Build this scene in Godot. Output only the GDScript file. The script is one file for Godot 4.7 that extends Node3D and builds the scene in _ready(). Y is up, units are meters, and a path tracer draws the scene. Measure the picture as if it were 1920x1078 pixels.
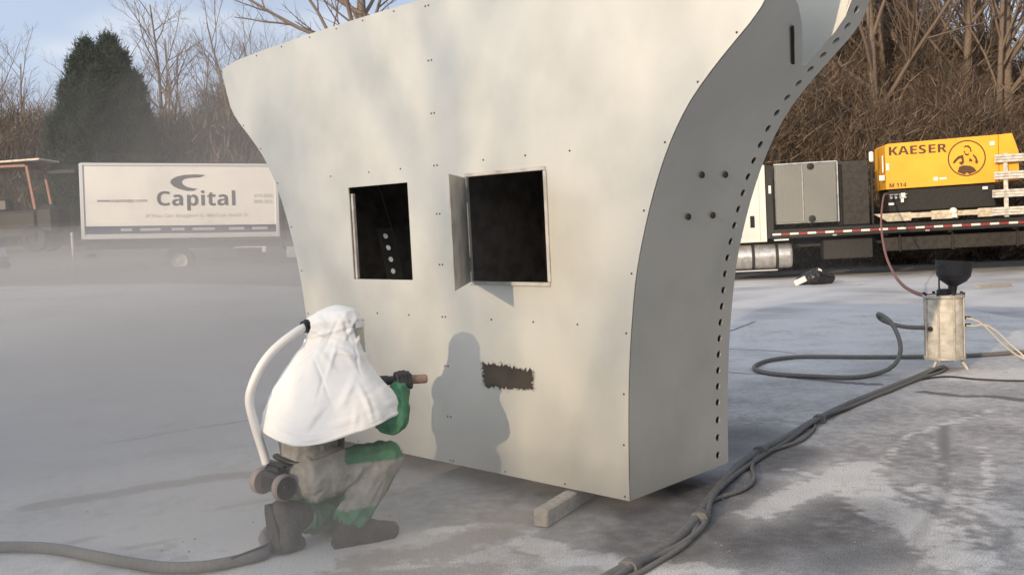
extends Node3D
# A worker abrasive-blasting a flared steel housing on a dusty lot. Metres, y up.

class Geo:
	var v := PackedVector3Array()
	var n := PackedVector3Array()
	var c := PackedColorArray()
	var uv := PackedVector2Array()
	var uv2 := PackedVector2Array()
	var ix := PackedInt32Array()
	func tri(a: Vector3, b: Vector3, d: Vector3, nn: Vector3) -> void:
		var k := v.size()
		v.append(a); v.append(b); v.append(d)
		n.append(nn); n.append(nn); n.append(nn)
		if (b - a).cross(d - a).dot(nn) > 0.0:
			ix.append(k); ix.append(k + 2); ix.append(k + 1)
		else:
			ix.append(k); ix.append(k + 1); ix.append(k + 2)
	# a face turned away from the point «inner»
	func face(a: Vector3, b: Vector3, d: Vector3, inner: Vector3) -> void:
		var nn := (b - a).cross(d - a)
		if nn.length_squared() < 1e-16: return
		nn = nn.normalized()
		if nn.dot((a + b + d) / 3.0 - inner) < 0.0: nn = -nn
		tri(a, b, d, nn)
	func quad(a: Vector3, b: Vector3, d: Vector3, e: Vector3, nn: Vector3) -> void:
		tri(a, b, d, nn); tri(a, d, e, nn)
	func quad_out(a: Vector3, b: Vector3, d: Vector3, e: Vector3, inner: Vector3) -> void:
		face(a, b, d, inner); face(a, d, e, inner)
	func box(at: Vector3, size: Vector3, bev := 0.0, turn := Basis()) -> void:
		var h := size * 0.5
		bev = minf(bev, minf(h.x, minf(h.y, h.z)) * 0.9)
		for ax in 3:
			for s in [-1.0, 1.0]:
				var p: Array[Vector3] = []
				for q in [[-1.0, -1.0], [1.0, -1.0], [1.0, 1.0], [-1.0, 1.0]]:
					var w := Vector3.ZERO
					w[ax] = s * h[ax]
					w[(ax + 1) % 3] = q[0] * (h[(ax + 1) % 3] - bev)
					w[(ax + 2) % 3] = q[1] * (h[(ax + 2) % 3] - bev)
					p.append(at + turn * w)
				quad_out(p[0], p[1], p[2], p[3], at)
		if bev <= 0.0: return
		for ax in 3:
			var b1 := (ax + 1) % 3
			var b2 := (ax + 2) % 3
			for s1 in [-1.0, 1.0]:
				for s2 in [-1.0, 1.0]:
					var p: Array[Vector3] = []
					for q in [[-1.0, 0], [1.0, 0], [1.0, 1], [-1.0, 1]]:
						var w := Vector3.ZERO
						w[ax] = q[0] * (h[ax] - bev)
						w[b1] = s1 * (h[b1] - (bev if q[1] == 0 else 0.0))
						w[b2] = s2 * (h[b2] - (bev if q[1] == 1 else 0.0))
						p.append(at + turn * w)
					quad_out(p[0], p[1], p[2], p[3], at)
		for sx in [-1.0, 1.0]:
			for sy in [-1.0, 1.0]:
				for sz in [-1.0, 1.0]:
					var s := Vector3(sx, sy, sz)
					var i := h - Vector3(bev, bev, bev)
					face(at + turn * (s * Vector3(h.x, i.y, i.z)), at + turn * (s * Vector3(i.x, h.y, i.z)), at + turn * (s * Vector3(i.x, i.y, h.z)), at)
	func tube(p: PackedVector3Array, r: PackedFloat32Array, sides := 8, cap := true) -> void:
		var m := p.size()
		var t0 := (p[1] - p[0]).normalized()
		var a := t0.cross(Vector3.UP if absf(t0.y) < 0.9 else Vector3.RIGHT).normalized()
		var k0 := v.size()
		for i in m:
			var t := (p[mini(i + 1, m - 1)] - p[maxi(i - 1, 0)]).normalized()
			a = (a - t * a.dot(t)).normalized()
			var b := t.cross(a)
			for j in sides:
				var f := TAU * j / sides
				var nn := a * cos(f) + b * sin(f)
				v.append(p[i] + nn * r[mini(i, r.size() - 1)])
				n.append(nn)
		for i in m - 1:
			for j in sides:
				var q := k0 + i * sides + j
				var q2 := k0 + i * sides + (j + 1) % sides
				ix.append(q); ix.append(q + sides); ix.append(q2)
				ix.append(q2); ix.append(q + sides); ix.append(q2 + sides)
		if cap:
			for e in [0, m - 1]:
				var t := (p[1] - p[0]).normalized() * -1.0 if e == 0 else (p[m - 1] - p[m - 2]).normalized()
				for j in range(1, sides - 1):
					tri(v[k0 + e * sides], v[k0 + e * sides + j], v[k0 + e * sides + j + 1], t)
	# profile of (radius, height) turned about y; each span keeps its own normals
	func lathe(pr: PackedVector2Array, sides: int, xf := Transform3D()) -> void:
		for i in pr.size() - 1:
			var d := pr[i + 1] - pr[i]
			if d.length() < 1e-6: continue
			var s := Vector2(d.y, -d.x).normalized()
			for j in sides:
				var f := TAU * j / sides
				var g := TAU * (j + 1) / sides
				var k := v.size()
				for q in [[i, f], [i, g], [i + 1, g], [i + 1, f]]:
					v.append(xf * Vector3(pr[q[0]].x * cos(q[1]), pr[q[0]].y, pr[q[0]].x * sin(q[1])))
					n.append((xf.basis * Vector3(s.x * cos(q[1]), s.y, s.x * sin(q[1]))).normalized())
				var nn := n[k] + n[k + 2]
				for t in [[0, 1, 2], [0, 2, 3]]:
					if (v[k + t[1]] - v[k]).cross(v[k + t[2]] - v[k]).dot(nn) > 0.0:
						ix.append(k); ix.append(k + t[2]); ix.append(k + t[1])
					else:
						ix.append(k); ix.append(k + t[1]); ix.append(k + t[2])
	# a flat outline in x and y pushed along z from z0 to z1
	func prism(poly: PackedVector2Array, z0: float, z1: float, xf := Transform3D()) -> void:
		var t := Geometry2D.triangulate_polygon(poly)
		for i in range(0, t.size(), 3):
			for z in [z0, z1]:
				tri(xf * Vector3(poly[t[i]].x, poly[t[i]].y, z), xf * Vector3(poly[t[i + 1]].x, poly[t[i + 1]].y, z), xf * Vector3(poly[t[i + 2]].x, poly[t[i + 2]].y, z), (xf.basis.z * (1.0 if z == z1 else -1.0) * signf(z1 - z0)).normalized())
		var cw := 1.0 if Geometry2D.is_polygon_clockwise(poly) else -1.0
		for i in poly.size():
			var a := poly[i]
			var b := poly[(i + 1) % poly.size()]
			var d := (b - a).normalized()
			var nn := (xf.basis * Vector3(-d.y, d.x, 0) * cw).normalized()
			quad(xf * Vector3(a.x, a.y, z0), xf * Vector3(b.x, b.y, z0), xf * Vector3(b.x, b.y, z1), xf * Vector3(a.x, a.y, z1), nn)
	# shared vertices and smooth normals
	func soften() -> void:
		n.resize(v.size())
		n.fill(Vector3.ZERO)
		for i in range(0, ix.size(), 3):
			var nn := (v[ix[i + 2]] - v[ix[i]]).cross(v[ix[i + 1]] - v[ix[i]])
			n[ix[i]] += nn; n[ix[i + 1]] += nn; n[ix[i + 2]] += nn
		for i in n.size(): n[i] = n[i].normalized()
	func mesh(m: Material) -> ArrayMesh:
		var am := ArrayMesh.new()
		add_to(am, m)
		return am
	func add_to(am: ArrayMesh, m: Material) -> void:
		var a := []
		a.resize(Mesh.ARRAY_MAX)
		a[Mesh.ARRAY_VERTEX] = v
		a[Mesh.ARRAY_NORMAL] = n
		if c.size() == v.size(): a[Mesh.ARRAY_COLOR] = c
		if uv.size() == v.size(): a[Mesh.ARRAY_TEX_UV] = uv
		if uv2.size() == v.size(): a[Mesh.ARRAY_TEX_UV2] = uv2
		a[Mesh.ARRAY_INDEX] = ix
		am.add_surface_from_arrays(Mesh.PRIMITIVE_TRIANGLES, a)
		am.surface_set_material(am.get_surface_count() - 1, m)

# ---------------------------------------------------------------- naming
var taken := {}
func numbered(called: String) -> String:
	var k: int = taken.get(called, 0)
	taken[called] = k + 1
	return called if k == 0 else "%s_%03d" % [called, k]

func tag(o: Node, label := "", category := "", group := "", kind := "") -> Node:
	if label: o.set_meta("label", label)
	if category: o.set_meta("category", category)
	if group: o.set_meta("group", group)
	if kind: o.set_meta("kind", kind)
	return o

func thing(called: String, label: String, category: String, at := Vector3.ZERO, turn := 0.0, group := "") -> Node3D:
	var o := Node3D.new()
	o.name = numbered(called)
	add_child(o)
	o.position = at
	o.rotation.y = turn
	tag(o, label, category, group)
	return o

func put(called: String, m: Mesh, parent: Node = self, at := Vector3.ZERO) -> MeshInstance3D:
	var o := MeshInstance3D.new()
	o.mesh = m
	o.position = at
	if parent == self:
		o.name = numbered(called)
		add_child(o)
	else:
		var k: int = parent.get_meta("count_" + called, 0)
		parent.set_meta("count_" + called, k + 1)
		o.name = called if k == 0 else "%s_%03d" % [called, k]
		parent.add_child(o, true)
	return o

func obj(called: String, g: Geo, m: Material, parent: Node = self, at := Vector3.ZERO) -> MeshInstance3D:
	return put(called, g.mesh(m), parent, at)

# ---------------------------------------------------------------- materials
var M := {}
func noise(seed_: int, freq: float, oct := 4, kind := FastNoiseLite.TYPE_SIMPLEX_SMOOTH) -> FastNoiseLite:
	var f := FastNoiseLite.new()
	f.seed = seed_
	f.frequency = freq
	f.noise_type = kind
	f.fractal_octaves = oct
	return f

func ntex(seed_: int, freq: float, oct: int, stops: Array, size := 512) -> NoiseTexture2D:
	var t := NoiseTexture2D.new()
	t.width = size
	t.height = size
	t.seamless = true
	t.noise = noise(seed_, freq, oct)
	var g := Gradient.new()
	g.offsets = PackedFloat32Array(stops.map(func(s): return s[0]))
	g.colors = PackedColorArray(stops.map(func(s): return Color(s[1], s[1] if s.size() < 3 else s[2], s[1] if s.size() < 4 else s[3])))
	t.color_ramp = g
	return t

func mat(called: String, lin: Color, rough := 0.7, metal := 0.0, tex: Texture2D = null, scale := 1.0, bump: Texture2D = null, depth := 0.2) -> StandardMaterial3D:
	var m := StandardMaterial3D.new()
	m.resource_name = called
	m.albedo_color = lin.linear_to_srgb()
	m.roughness = rough
	m.metallic = metal
	if tex or bump:
		m.uv1_triplanar = true
		m.uv1_scale = Vector3.ONE * scale
		m.albedo_texture = tex
	if bump:
		m.heightmap_enabled = true
		m.heightmap_texture = bump
		m.heightmap_scale = depth
	M[called] = m
	return m

func materials() -> void:
	var mottle := ntex(11, 0.006, 5, [[0.0, 0.92, 0.925, 0.92], [0.4, 0.965, 0.965, 0.96], [0.6, 0.985, 0.985, 0.98], [1.0, 1.0, 0.995, 0.985]])
	var worn := ntex(23, 0.012, 5, [[0.0, 0.78, 0.77, 0.75], [0.4, 0.90, 0.895, 0.885], [0.7, 1.0], [1.0, 0.95]])
	var grain := ntex(31, 0.12, 4, [[0.0, 0.3], [0.5, 0.6], [1.0, 1.0]])
	var fine := ntex(37, 0.3, 2, [[0.0, 0.0], [1.0, 1.0]])
	M.grain_tex = grain
	M.fine_tex = fine
	mat("blasted_steel", Color(0.64, 0.642, 0.605), 0.54, 0.72, mottle, 0.45, fine, 0.01)
	mat("mill_scale", Color(0.028, 0.023, 0.020), 0.8, 0.0, worn, 1.3)
	mat("interior_steel", Color(0.22, 0.20, 0.18), 0.8, 0.0, worn, 1.0)
	mat("screw_dark", Color(0.05, 0.045, 0.04), 0.6)
	mat("frame_steel", Color(0.46, 0.455, 0.44), 0.5, 0.1, worn, 1.0)
	mat("shutter_steel", Color(0.40, 0.40, 0.39), 0.55, 0.0, worn, 0.8)
	mat("timber", Color(0.40, 0.37, 0.33), 0.85, 0.0, worn, 4.0, grain, 0.2)
	mat("hood_fabric", Color(0.78, 0.78, 0.77), 0.75, 0.0, null, 1.0)
	M.hood_fabric.backlight_enabled = true
	M.hood_fabric.backlight = Color(0.25, 0.25, 0.25)
	mat("visor_film", Color(0.30, 0.29, 0.26), 0.25)
	var cov := mat("coverall", Color.WHITE, 0.9, 0.0, worn, 2.0, grain, 0.10)
	cov.vertex_color_use_as_albedo = true
	mat("boot_leather", Color(0.055, 0.053, 0.05), 0.5, 0.0, worn, 9.0, grain, 0.2)
	mat("glove_rubber", Color(0.018, 0.018, 0.02), 0.55)
	mat("rubber", Color(0.035, 0.034, 0.035), 0.6, 0.0, worn, 5.0)
	mat("dusty_hose", Color(0.17, 0.168, 0.165), 0.8, 0.0, worn, 6.0)
	mat("grey_hose", Color(0.18, 0.172, 0.165), 0.75, 0.0, worn, 5.0)
	mat("red_hose", Color(0.33, 0.15, 0.12), 0.7, 0.0, worn, 3.0)
	mat("cream_cable", Color(0.50, 0.45, 0.38), 0.7)
	mat("breathing_hose", Color(0.62, 0.62, 0.62), 0.5)
	mat("filter_ring", Color(0.21, 0.175, 0.17), 0.6)
	mat("black_plastic", Color(0.02, 0.02, 0.021), 0.45, 0.0, worn, 8.0)
	mat("nozzle_tan", Color(0.30, 0.20, 0.15), 0.6, 0.0, worn, 9.0)
	mat("pot_steel", Color(0.68, 0.64, 0.55), 0.5, 0.0, worn, 1.5)
	mat("pot_rim", Color(0.62, 0.58, 0.50), 0.4, 0.3, worn, 2.0)
	mat("white_paint", Color(0.76, 0.74, 0.68), 0.35, 0.0, mottle, 0.3)
	mat("box_white", Color(0.70, 0.695, 0.685), 0.4, 0.0, mottle, 0.15)
	mat("bright_trim", Color(0.62, 0.62, 0.62), 0.4, 0.5)
	mat("sign_grey", Color(0.085, 0.09, 0.10), 0.6)
	mat("sign_faint", Color(0.40, 0.40, 0.41), 0.6)
	mat("navy", Color(0.03, 0.045, 0.10), 0.5)
	mat("chassis_black", Color(0.022, 0.021, 0.02), 0.7, 0.0, worn, 1.5)
	mat("dark_panel", Color(0.05, 0.045, 0.04), 0.45, 0.3, worn, 1.0)
	mat("tyre", Color(0.025, 0.024, 0.024), 0.85)
	mat("aluminium", Color(0.66, 0.65, 0.63), 0.34, 0.7, worn, 0.8)
	mat("rack_aluminium", Color(0.80, 0.77, 0.70), 0.4, 0.25, worn, 1.0)
	mat("yellow_paint", Color(0.95, 0.45, 0.045), 0.4, 0.0, mottle, 0.4)
	mat("emblem_brown", Color(0.09, 0.045, 0.02), 0.5)
	mat("cream_paint", Color(0.62, 0.55, 0.42), 0.5, 0.0, worn, 1.0)
	mat("tape_red", Color(0.30, 0.03, 0.03), 0.5)
	mat("tape_white", Color(0.75, 0.72, 0.66), 0.5)
	mat("sticker_white", Color(0.8, 0.78, 0.72), 0.5)
	mat("glass_dark", Color(0.02, 0.022, 0.025), 0.08)
	mat("bag_black", Color(0.012, 0.012, 0.013), 0.28)
	mat("paper", Color(0.75, 0.75, 0.74), 0.8)
	mat("orange_paint", Color(0.22, 0.085, 0.045), 0.5, 0.0, worn, 1.5)
	mat("car_grey", Color(0.30, 0.33, 0.36), 0.3, 0.2)
	mat("bark", Color(0.195, 0.15, 0.115), 0.9, 0.0, worn, 2.0, grain, 0.8)
	mat("twig", Color(0.155, 0.118, 0.092), 0.9)
	var br := mat("brush", Color.WHITE, 0.95)
	br.vertex_color_use_as_albedo = true
	br.cull_mode = BaseMaterial3D.CULL_DISABLED
	var nd := mat("needles", Color.WHITE, 0.85)
	nd.vertex_color_use_as_albedo = true
	nd.cull_mode = BaseMaterial3D.CULL_DISABLED
	# diamond tread plate: raised lozenges
	var im := Image.create(128, 128, false, Image.FORMAT_RGB8)
	for y in 128:
		for x in 128:
			var h := 0.0
			for k in 2:
				var cx := 32.0 + 64.0 * k
				for j in 2:
					var cy := 32.0 + 64.0 * j
					var u := ((x - cx) + (y - cy) * (1.0 if (k + j) % 2 == 0 else -1.0)) * 0.7071
					var w := ((x - cx) - (y - cy) * (1.0 if (k + j) % 2 == 0 else -1.0)) * 0.7071
					h = maxf(h, clampf((1.0 - u * u / 700.0 - w * w / 60.0) * 1.6, 0.0, 1.0))
			im.set_pixel(x, y, Color(h, h, h))
	var tread := ImageTexture.create_from_image(im)
	mat("tread_plate", Color(0.22, 0.225, 0.21), 0.42, 0.45, worn, 9.0, tread, 0.5)
	M.tread_plate.albedo_texture = null

# ---------------------------------------------------------------- shaped bodies
# bones: [from, to, radius, radius]; the smooth union of tapered capsules, meshed as surface nets
func blend(bones: Array, cell: float, k: float) -> Geo:
	var lo := Vector3.INF
	var hi := -Vector3.INF
	for b in bones:
		var r := maxf(b[2], b[3]) + k + cell * 2.0
		lo = lo.min(b[0].min(b[1]) - Vector3.ONE * r)
		hi = hi.max(b[0].max(b[1]) + Vector3.ONE * r)
	var d := Vector3i(((hi - lo) / cell).ceil()) + Vector3i.ONE
	var f := PackedFloat32Array()
	f.resize(d.x * d.y * d.z)
	f.fill(1.0)
	for b in bones:
		var r := maxf(b[2], b[3]) + k + cell * 2.0
		var p0 := Vector3i(((b[0].min(b[1]) - Vector3.ONE * r - lo) / cell).floor()).clamp(Vector3i.ZERO, d - Vector3i.ONE)
		var p1 := Vector3i(((b[0].max(b[1]) + Vector3.ONE * r - lo) / cell).ceil()).clamp(Vector3i.ZERO, d - Vector3i.ONE)
		var a: Vector3 = b[0]
		var e: Vector3 = b[1] - b[0]
		var ee := maxf(e.length_squared(), 1e-9)
		var ra: float = b[2]
		var rd: float = b[3] - b[2]
		for z in range(p0.z, p1.z + 1):
			for y in range(p0.y, p1.y + 1):
				var at := (z * d.y + y) * d.x
				for x in range(p0.x, p1.x + 1):
					var q := lo + Vector3(x, y, z) * cell - a
					var t := clampf(q.dot(e) / ee, 0.0, 1.0)
					var dist := (q - e * t).length() - ra - rd * t
					var old := f[at + x]
					var h := maxf(k - absf(old - dist), 0.0) / k
					f[at + x] = minf(old, dist) - h * h * k * 0.25
	var g := Geo.new()
	var id := PackedInt32Array()
	id.resize(f.size())
	id.fill(-1)
	var off: Array[int] = [0, 1, d.x, d.x + 1, d.x * d.y, d.x * d.y + 1, d.x * d.y + d.x, d.x * d.y + d.x + 1]
	for z in d.z - 1:
		for y in d.y - 1:
			for x in d.x - 1:
				var at := (z * d.y + y) * d.x + x
				var m := 0
				for j in 8:
					if f[at + off[j]] < 0.0: m += 1
				if m == 0 or m == 8: continue
				var s := Vector3.ZERO
				var cnt := 0
				for j in 8:
					for ax in 3:
						var j2 := j | (1 << ax)
						if j2 == j: continue
						var f0 := f[at + off[j]]
						var f1 := f[at + off[j2]]
						if (f0 < 0.0) == (f1 < 0.0): continue
						var w := Vector3(j & 1, (j >> 1) & 1, (j >> 2) & 1)
						w[ax] += f0 / (f0 - f1)
						s += w
						cnt += 1
				id[at] = g.v.size()
				g.v.append(lo + (Vector3(x, y, z) + s / cnt) * cell)
	var step: Array[int] = [1, d.x, d.x * d.y]
	for z in range(1, d.z - 1):
		for y in range(1, d.y - 1):
			for x in range(1, d.x - 1):
				var at := (z * d.y + y) * d.x + x
				if id[at] < 0: continue
				for ax in 3:
					var s0 := f[at] < 0.0
					if s0 == (f[at + step[ax]] < 0.0): continue
					var b1 := step[(ax + 1) % 3]
					var b2 := step[(ax + 2) % 3]
					var q: Array[int] = [id[at], id[at - b1], id[at - b1 - b2], id[at - b2]]
					if q[1] < 0 or q[2] < 0 or q[3] < 0: continue
					if s0: q.reverse()
					g.ix.append_array([q[0], q[1], q[2], q[0], q[2], q[3]])
	return g

func curve(pts: Array, step := 0.05, wobble := 0.0, seed_ := 1) -> PackedVector3Array:
	var out := PackedVector3Array()
	var nz := noise(seed_, 1.3, 2)
	for i in pts.size() - 1:
		var a: Vector3 = pts[maxi(i - 1, 0)]
		var b: Vector3 = pts[i]
		var c: Vector3 = pts[i + 1]
		var d: Vector3 = pts[mini(i + 2, pts.size() - 1)]
		var m := maxi(2, int(b.distance_to(c) / step))
		for j in m:
			var p := b.cubic_interpolate(c, a, d, float(j) / m)
			out.append(p)
	out.append(pts[-1])
	if wobble > 0.0:
		for i in out.size():
			out[i] += Vector3(nz.get_noise_3dv(out[i]), 0, nz.get_noise_3dv(out[i] + Vector3(9, 3, 5))) * wobble
	return out

func hose(called: String, pts: Array, r: float, m: Material, sides := 10, parent: Node = self, wobble := 0.0) -> MeshInstance3D:
	var g := Geo.new()
	g.tube(curve(pts, 0.05, wobble, called.hash() % 1000), PackedFloat32Array([r]), sides)
	return obj(called, g, m, parent)

func words(text: String, parent: Node, at: Vector3, height: float, width: float, m: Material, called := "lettering", bold := true, slant := 0.0) -> void:
	var t := TextMesh.new()
	var f := SystemFont.new()
	f.font_names = PackedStringArray(["Droid Sans"])
	f.font_weight = 700 if bold else 400
	t.font = f
	t.text = text
	t.font_size = 64
	t.pixel_size = 0.01
	t.depth = 0.004
	t.curve_step = 1.0
	t.horizontal_alignment = HORIZONTAL_ALIGNMENT_CENTER
	t.material = m
	var box := t.get_aabb()
	var o := put(called, t, parent)
	var sx := width / maxf(box.size.x, 0.01)
	var sy := height / maxf(box.size.y, 0.01)
	o.transform = Transform3D(Basis(Vector3(sx, 0, 0), Vector3(sy * slant, sy, 0), Vector3(0, 0, 1)), at - Vector3((box.position.x + box.size.x * 0.5) * sx, (box.position.y + box.size.y * 0.5) * sy, 0))

# ================================================================ scene
func _ready() -> void:
	var cam := Camera3D.new()
	cam.name = "camera"
	cam.position = Vector3(0, 1.5, 0)
	cam.rotation = Vector3(-0.0556, 0, -0.045)
	cam.fov = rad_to_deg(2.0 * atan(539.0 / 1850.0))
	cam.near = 0.1
	cam.far = 900.0
	add_child(cam)
	cam.current = true
	var env := Environment.new()
	env.tonemap_mode = Environment.TONE_MAPPER_LINEAR
	env.tonemap_exposure = 1.42
	env.sdfgi_enabled = true
	env.ssao_enabled = true
	env.ssil_enabled = true
	env.volumetric_fog_enabled = true
	env.volumetric_fog_density = 0.0
	env.background_mode = Environment.BG_SKY
	var sky := Sky.new()
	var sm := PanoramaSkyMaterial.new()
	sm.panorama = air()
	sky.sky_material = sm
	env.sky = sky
	var we := WorldEnvironment.new()
	we.name = "world_environment"
	we.environment = env
	add_child(we)
	var sun := DirectionalLight3D.new()
	sun.name = "sun"
	sun.light_color = Color(1.0, 0.89, 0.745)
	sun.light_energy = 0.9
	sun.light_angular_distance = 0.55
	sun.shadow_enabled = true
	add_child(sun)
	sun.look_at_from_position(Vector3.ZERO, Vector3(0.576, -0.2468, -0.843))

	materials()
	ground()
	housing()
	beams()
	worker()
	blasting_gear()
	flatbed()
	box_truck()
	left_edge()
	litter()
	woods()
	dust()

# clear winter air with thin streaks of cloud, brightening towards the low sun
func air() -> ImageTexture:
	var w := 1024
	var h := 512
	var im := Image.create(w, h, false, Image.FORMAT_RGBF)
	var a := noise(5, 1.1, 5)
	var b := noise(6, 2.6, 4)
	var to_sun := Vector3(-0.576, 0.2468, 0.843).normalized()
	for y in h:
		var el := PI * (0.5 - (y + 0.5) / h)
		for x in w:
			var az := TAU * ((x + 0.5) / w - 0.25)
			var d := Vector3(cos(el) * cos(az), sin(el), cos(el) * sin(az))
			if el < 0.0: d = Vector3(cos(az), 0.0, sin(az))
			var c := Color(0.46, 0.53, 0.64).lerp(Color(0.20, 0.29, 0.45), pow(clampf(sin(maxf(el, 0.0)), 0.0, 1.0), 0.45))
			var q := Vector3(d.x, d.y * 4.5, d.z)
			var k := a.get_noise_3dv(q * 1.6) + 0.45 * b.get_noise_3dv(q * 1.5)
			c = c.lerp(Color(0.56, 0.60, 0.66), smoothstep(0.0, 0.45, k) * 0.85)
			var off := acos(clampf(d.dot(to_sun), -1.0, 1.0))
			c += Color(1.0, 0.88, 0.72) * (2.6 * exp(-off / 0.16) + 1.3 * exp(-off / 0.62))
			if el < 0.0: c = Color(0.34, 0.33, 0.33)
			im.set_pixel(x, y, c)
	return ImageTexture.create_from_image(im)

# ---------------------------------------------------------------- ground
func rise(x: float, z: float) -> float:
	var s := smoothstep(-9.0, -29.0, z)
	return s * (0.62 * smoothstep(-1.0, -9.5, x) + 0.028 * maxf(0.0, -x - 9.5)) + 0.9 * smoothstep(-29.0, -42.0, z)

var dark_mask := PackedFloat32Array()
const GW := 1200
const GX := -6.0
const GZ := -15.0
const GS := 13.0

func stamp(mask: PackedFloat32Array, pts: Array, r: float, strength := 1.0) -> void:
	for i in maxi(1, pts.size() - 1):
		var a: Vector2 = pts[i]
		var b: Vector2 = pts[mini(i + 1, pts.size() - 1)]
		var m := maxi(1, int(a.distance_to(b) / (r * 0.5)))
		for j in m + 1:
			var p := (a.lerp(b, float(j) / m) - Vector2(GX, GZ)) * (GW / GS)
			var rp := r * GW / GS
			for y in range(maxi(0, int(p.y - rp)), mini(GW - 1, int(p.y + rp) + 1)):
				for x in range(maxi(0, int(p.x - rp)), mini(GW - 1, int(p.x + rp) + 1)):
					var d := Vector2(x, y).distance_to(p) / rp
					if d < 1.0:
						mask[y * GW + x] = maxf(mask[y * GW + x], (1.0 - d * d) * strength)

func ground() -> void:
	var bare := PackedFloat32Array(); bare.resize(GW * GW)
	var drift := PackedFloat32Array(); drift.resize(GW * GW)
	var soil := PackedFloat32Array(); soil.resize(GW * GW)
	var line := PackedFloat32Array(); line.resize(GW * GW)
	# swept-bare asphalt
	stamp(bare, [Vector2(-0.3, -5.35), Vector2(0.35, -4.95), Vector2(0.6, -4.75)], 0.62)
	stamp(bare, [Vector2(-0.9, -5.9), Vector2(0.2, -5.3)], 0.6)
	stamp(bare, [Vector2(0.75, -5.1), Vector2(1.1, -5.6)], 0.45, 0.8)
	stamp(bare, [Vector2(1.05, -4.5), Vector2(1.45, -4.65), Vector2(1.72, -4.95)], 0.36, 0.7)
	stamp(bare, [Vector2(1.35, -4.3), Vector2(1.65, -4.35)], 0.3, 0.5)
	stamp(bare, [Vector2(1.5, -6.0), Vector2(1.75, -6.3)], 0.3, 0.7)
	stamp(bare, [Vector2(1.55, -6.9), Vector2(1.3, -6.5)], 0.5, 0.6)
	stamp(bare, [Vector2(3.3, -5.0), Vector2(2.6, -4.5)], 0.5, 0.55)
	# drifts of spent grit
	stamp(drift, [Vector2(1.22, -5.03), Vector2(1.46, -5.30), Vector2(1.79, -5.59), Vector2(2.09, -5.92)], 0.14)
	stamp(drift, [Vector2(1.93, -5.57), Vector2(1.85, -4.94), Vector2(1.95, -4.6), Vector2(1.86, -4.2)], 0.20)
	stamp(drift, [Vector2(2.2, -5.3), Vector2(2.4, -4.8), Vector2(2.3, -4.2)], 0.16, 0.8)
	stamp(drift, [Vector2(0.02, -4.72), Vector2(0.22, -4.45), Vector2(0.55, -4.30)], 0.13)
	stamp(drift, [Vector2(-0.45, -4.95), Vector2(-0.1, -5.02), Vector2(0.02, -4.9)], 0.08)
	stamp(drift, [Vector2(0.5, -4.2), Vector2(0.75, -4.25), Vector2(0.85, -4.15)], 0.09)
	stamp(drift, [Vector2(-2.2, -5.4), Vector2(-1.6, -5.2), Vector2(-1.5, -4.8)], 0.35, 0.8)
	stamp(drift, [Vector2(4.3, -9.0), Vector2(5.2, -8.6)], 0.5, 0.8)
	# wheel and hose drags through the dust
	for q in [[Vector2(2.7, -6.4), Vector2(2.45, -5.6), Vector2(2.05, -4.9), Vector2(1.85, -4.1)], [Vector2(2.95, -6.2), Vector2(2.6, -5.4), Vector2(2.2, -4.8), Vector2(2.0, -4.1)], [Vector2(3.6, -7.4), Vector2(2.6, -6.6), Vector2(1.9, -5.4)], [Vector2(1.6, -5.9), Vector2(2.0, -5.2), Vector2(2.5, -4.6)]]:
		stamp(drift, q, 0.05, 0.5)
	for q in [[Vector2(3.0, -6.9), Vector2(2.3, -5.3), Vector2(1.7, -4.3)], [Vector2(-2.4, -5.0), Vector2(-1.7, -5.6), Vector2(-1.2, -5.9)], [Vector2(-2.0, -4.9), Vector2(-1.5, -5.2)]]:
		stamp(bare, q, 0.06, 0.5)
	# brown soil edges
	stamp(soil, [Vector2(-2.9, -5.80), Vector2(-2.54, -6.02), Vector2(-2.35, -6.15), Vector2(-1.99, -6.34), Vector2(-1.4, -6.45)], 0.13)
	stamp(soil, [Vector2(-0.75, -4.55), Vector2(-0.4, -4.62), Vector2(-0.15, -4.9), Vector2(0.02, -5.1)], 0.20, 0.8)
	stamp(soil, [Vector2(-1.0, -4.3), Vector2(-0.2, -4.35)], 0.16, 0.7)
	# cracks and damp seams
	for p in [[Vector2(2.5, -12.9), Vector2(2.95, -13.55), Vector2(3.19, -13.97), Vector2(3.62, -14.77)]]:
		stamp(line, p, 0.035)
	stamp(line, [Vector2(2.53, -11.71), Vector2(2.84, -11.49), Vector2(3.16, -11.11)], 0.028)
	stamp(line, [Vector2(2.12, -9.86), Vector2(2.42, -9.62), Vector2(2.70, -9.32)], 0.03)
	stamp(line, [Vector2(2.65, -9.36), Vector2(2.97, -8.95), Vector2(3.21, -8.72)], 0.09, 0.9)
	stamp(line, [Vector2(3.43, -8.26), Vector2(3.63, -8.02), Vector2(3.85, -7.93), Vector2(4.00, -7.71)], 0.09, 0.9)
	stamp(line, [Vector2(-3.23, -7.66), Vector2(-3.02, -7.77), Vector2(-2.84, -7.99), Vector2(-2.73, -8.05)], 0.02)
	stamp(line, [Vector2(-2.66, -8.11), Vector2(-2.57, -8.19), Vector2(-2.31, -8.36)], 0.025)
	var n1 := noise(41, 0.012, 5).get_image(GW, GW).get_data()
	var n2 := noise(42, 0.09, 4).get_image(GW, GW).get_data()
	var n3 := noise(43, 0.45, 2, FastNoiseLite.TYPE_VALUE).get_image(GW, GW).get_data()
	var px := PackedByteArray()
	px.resize(GW * GW * 3)
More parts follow.
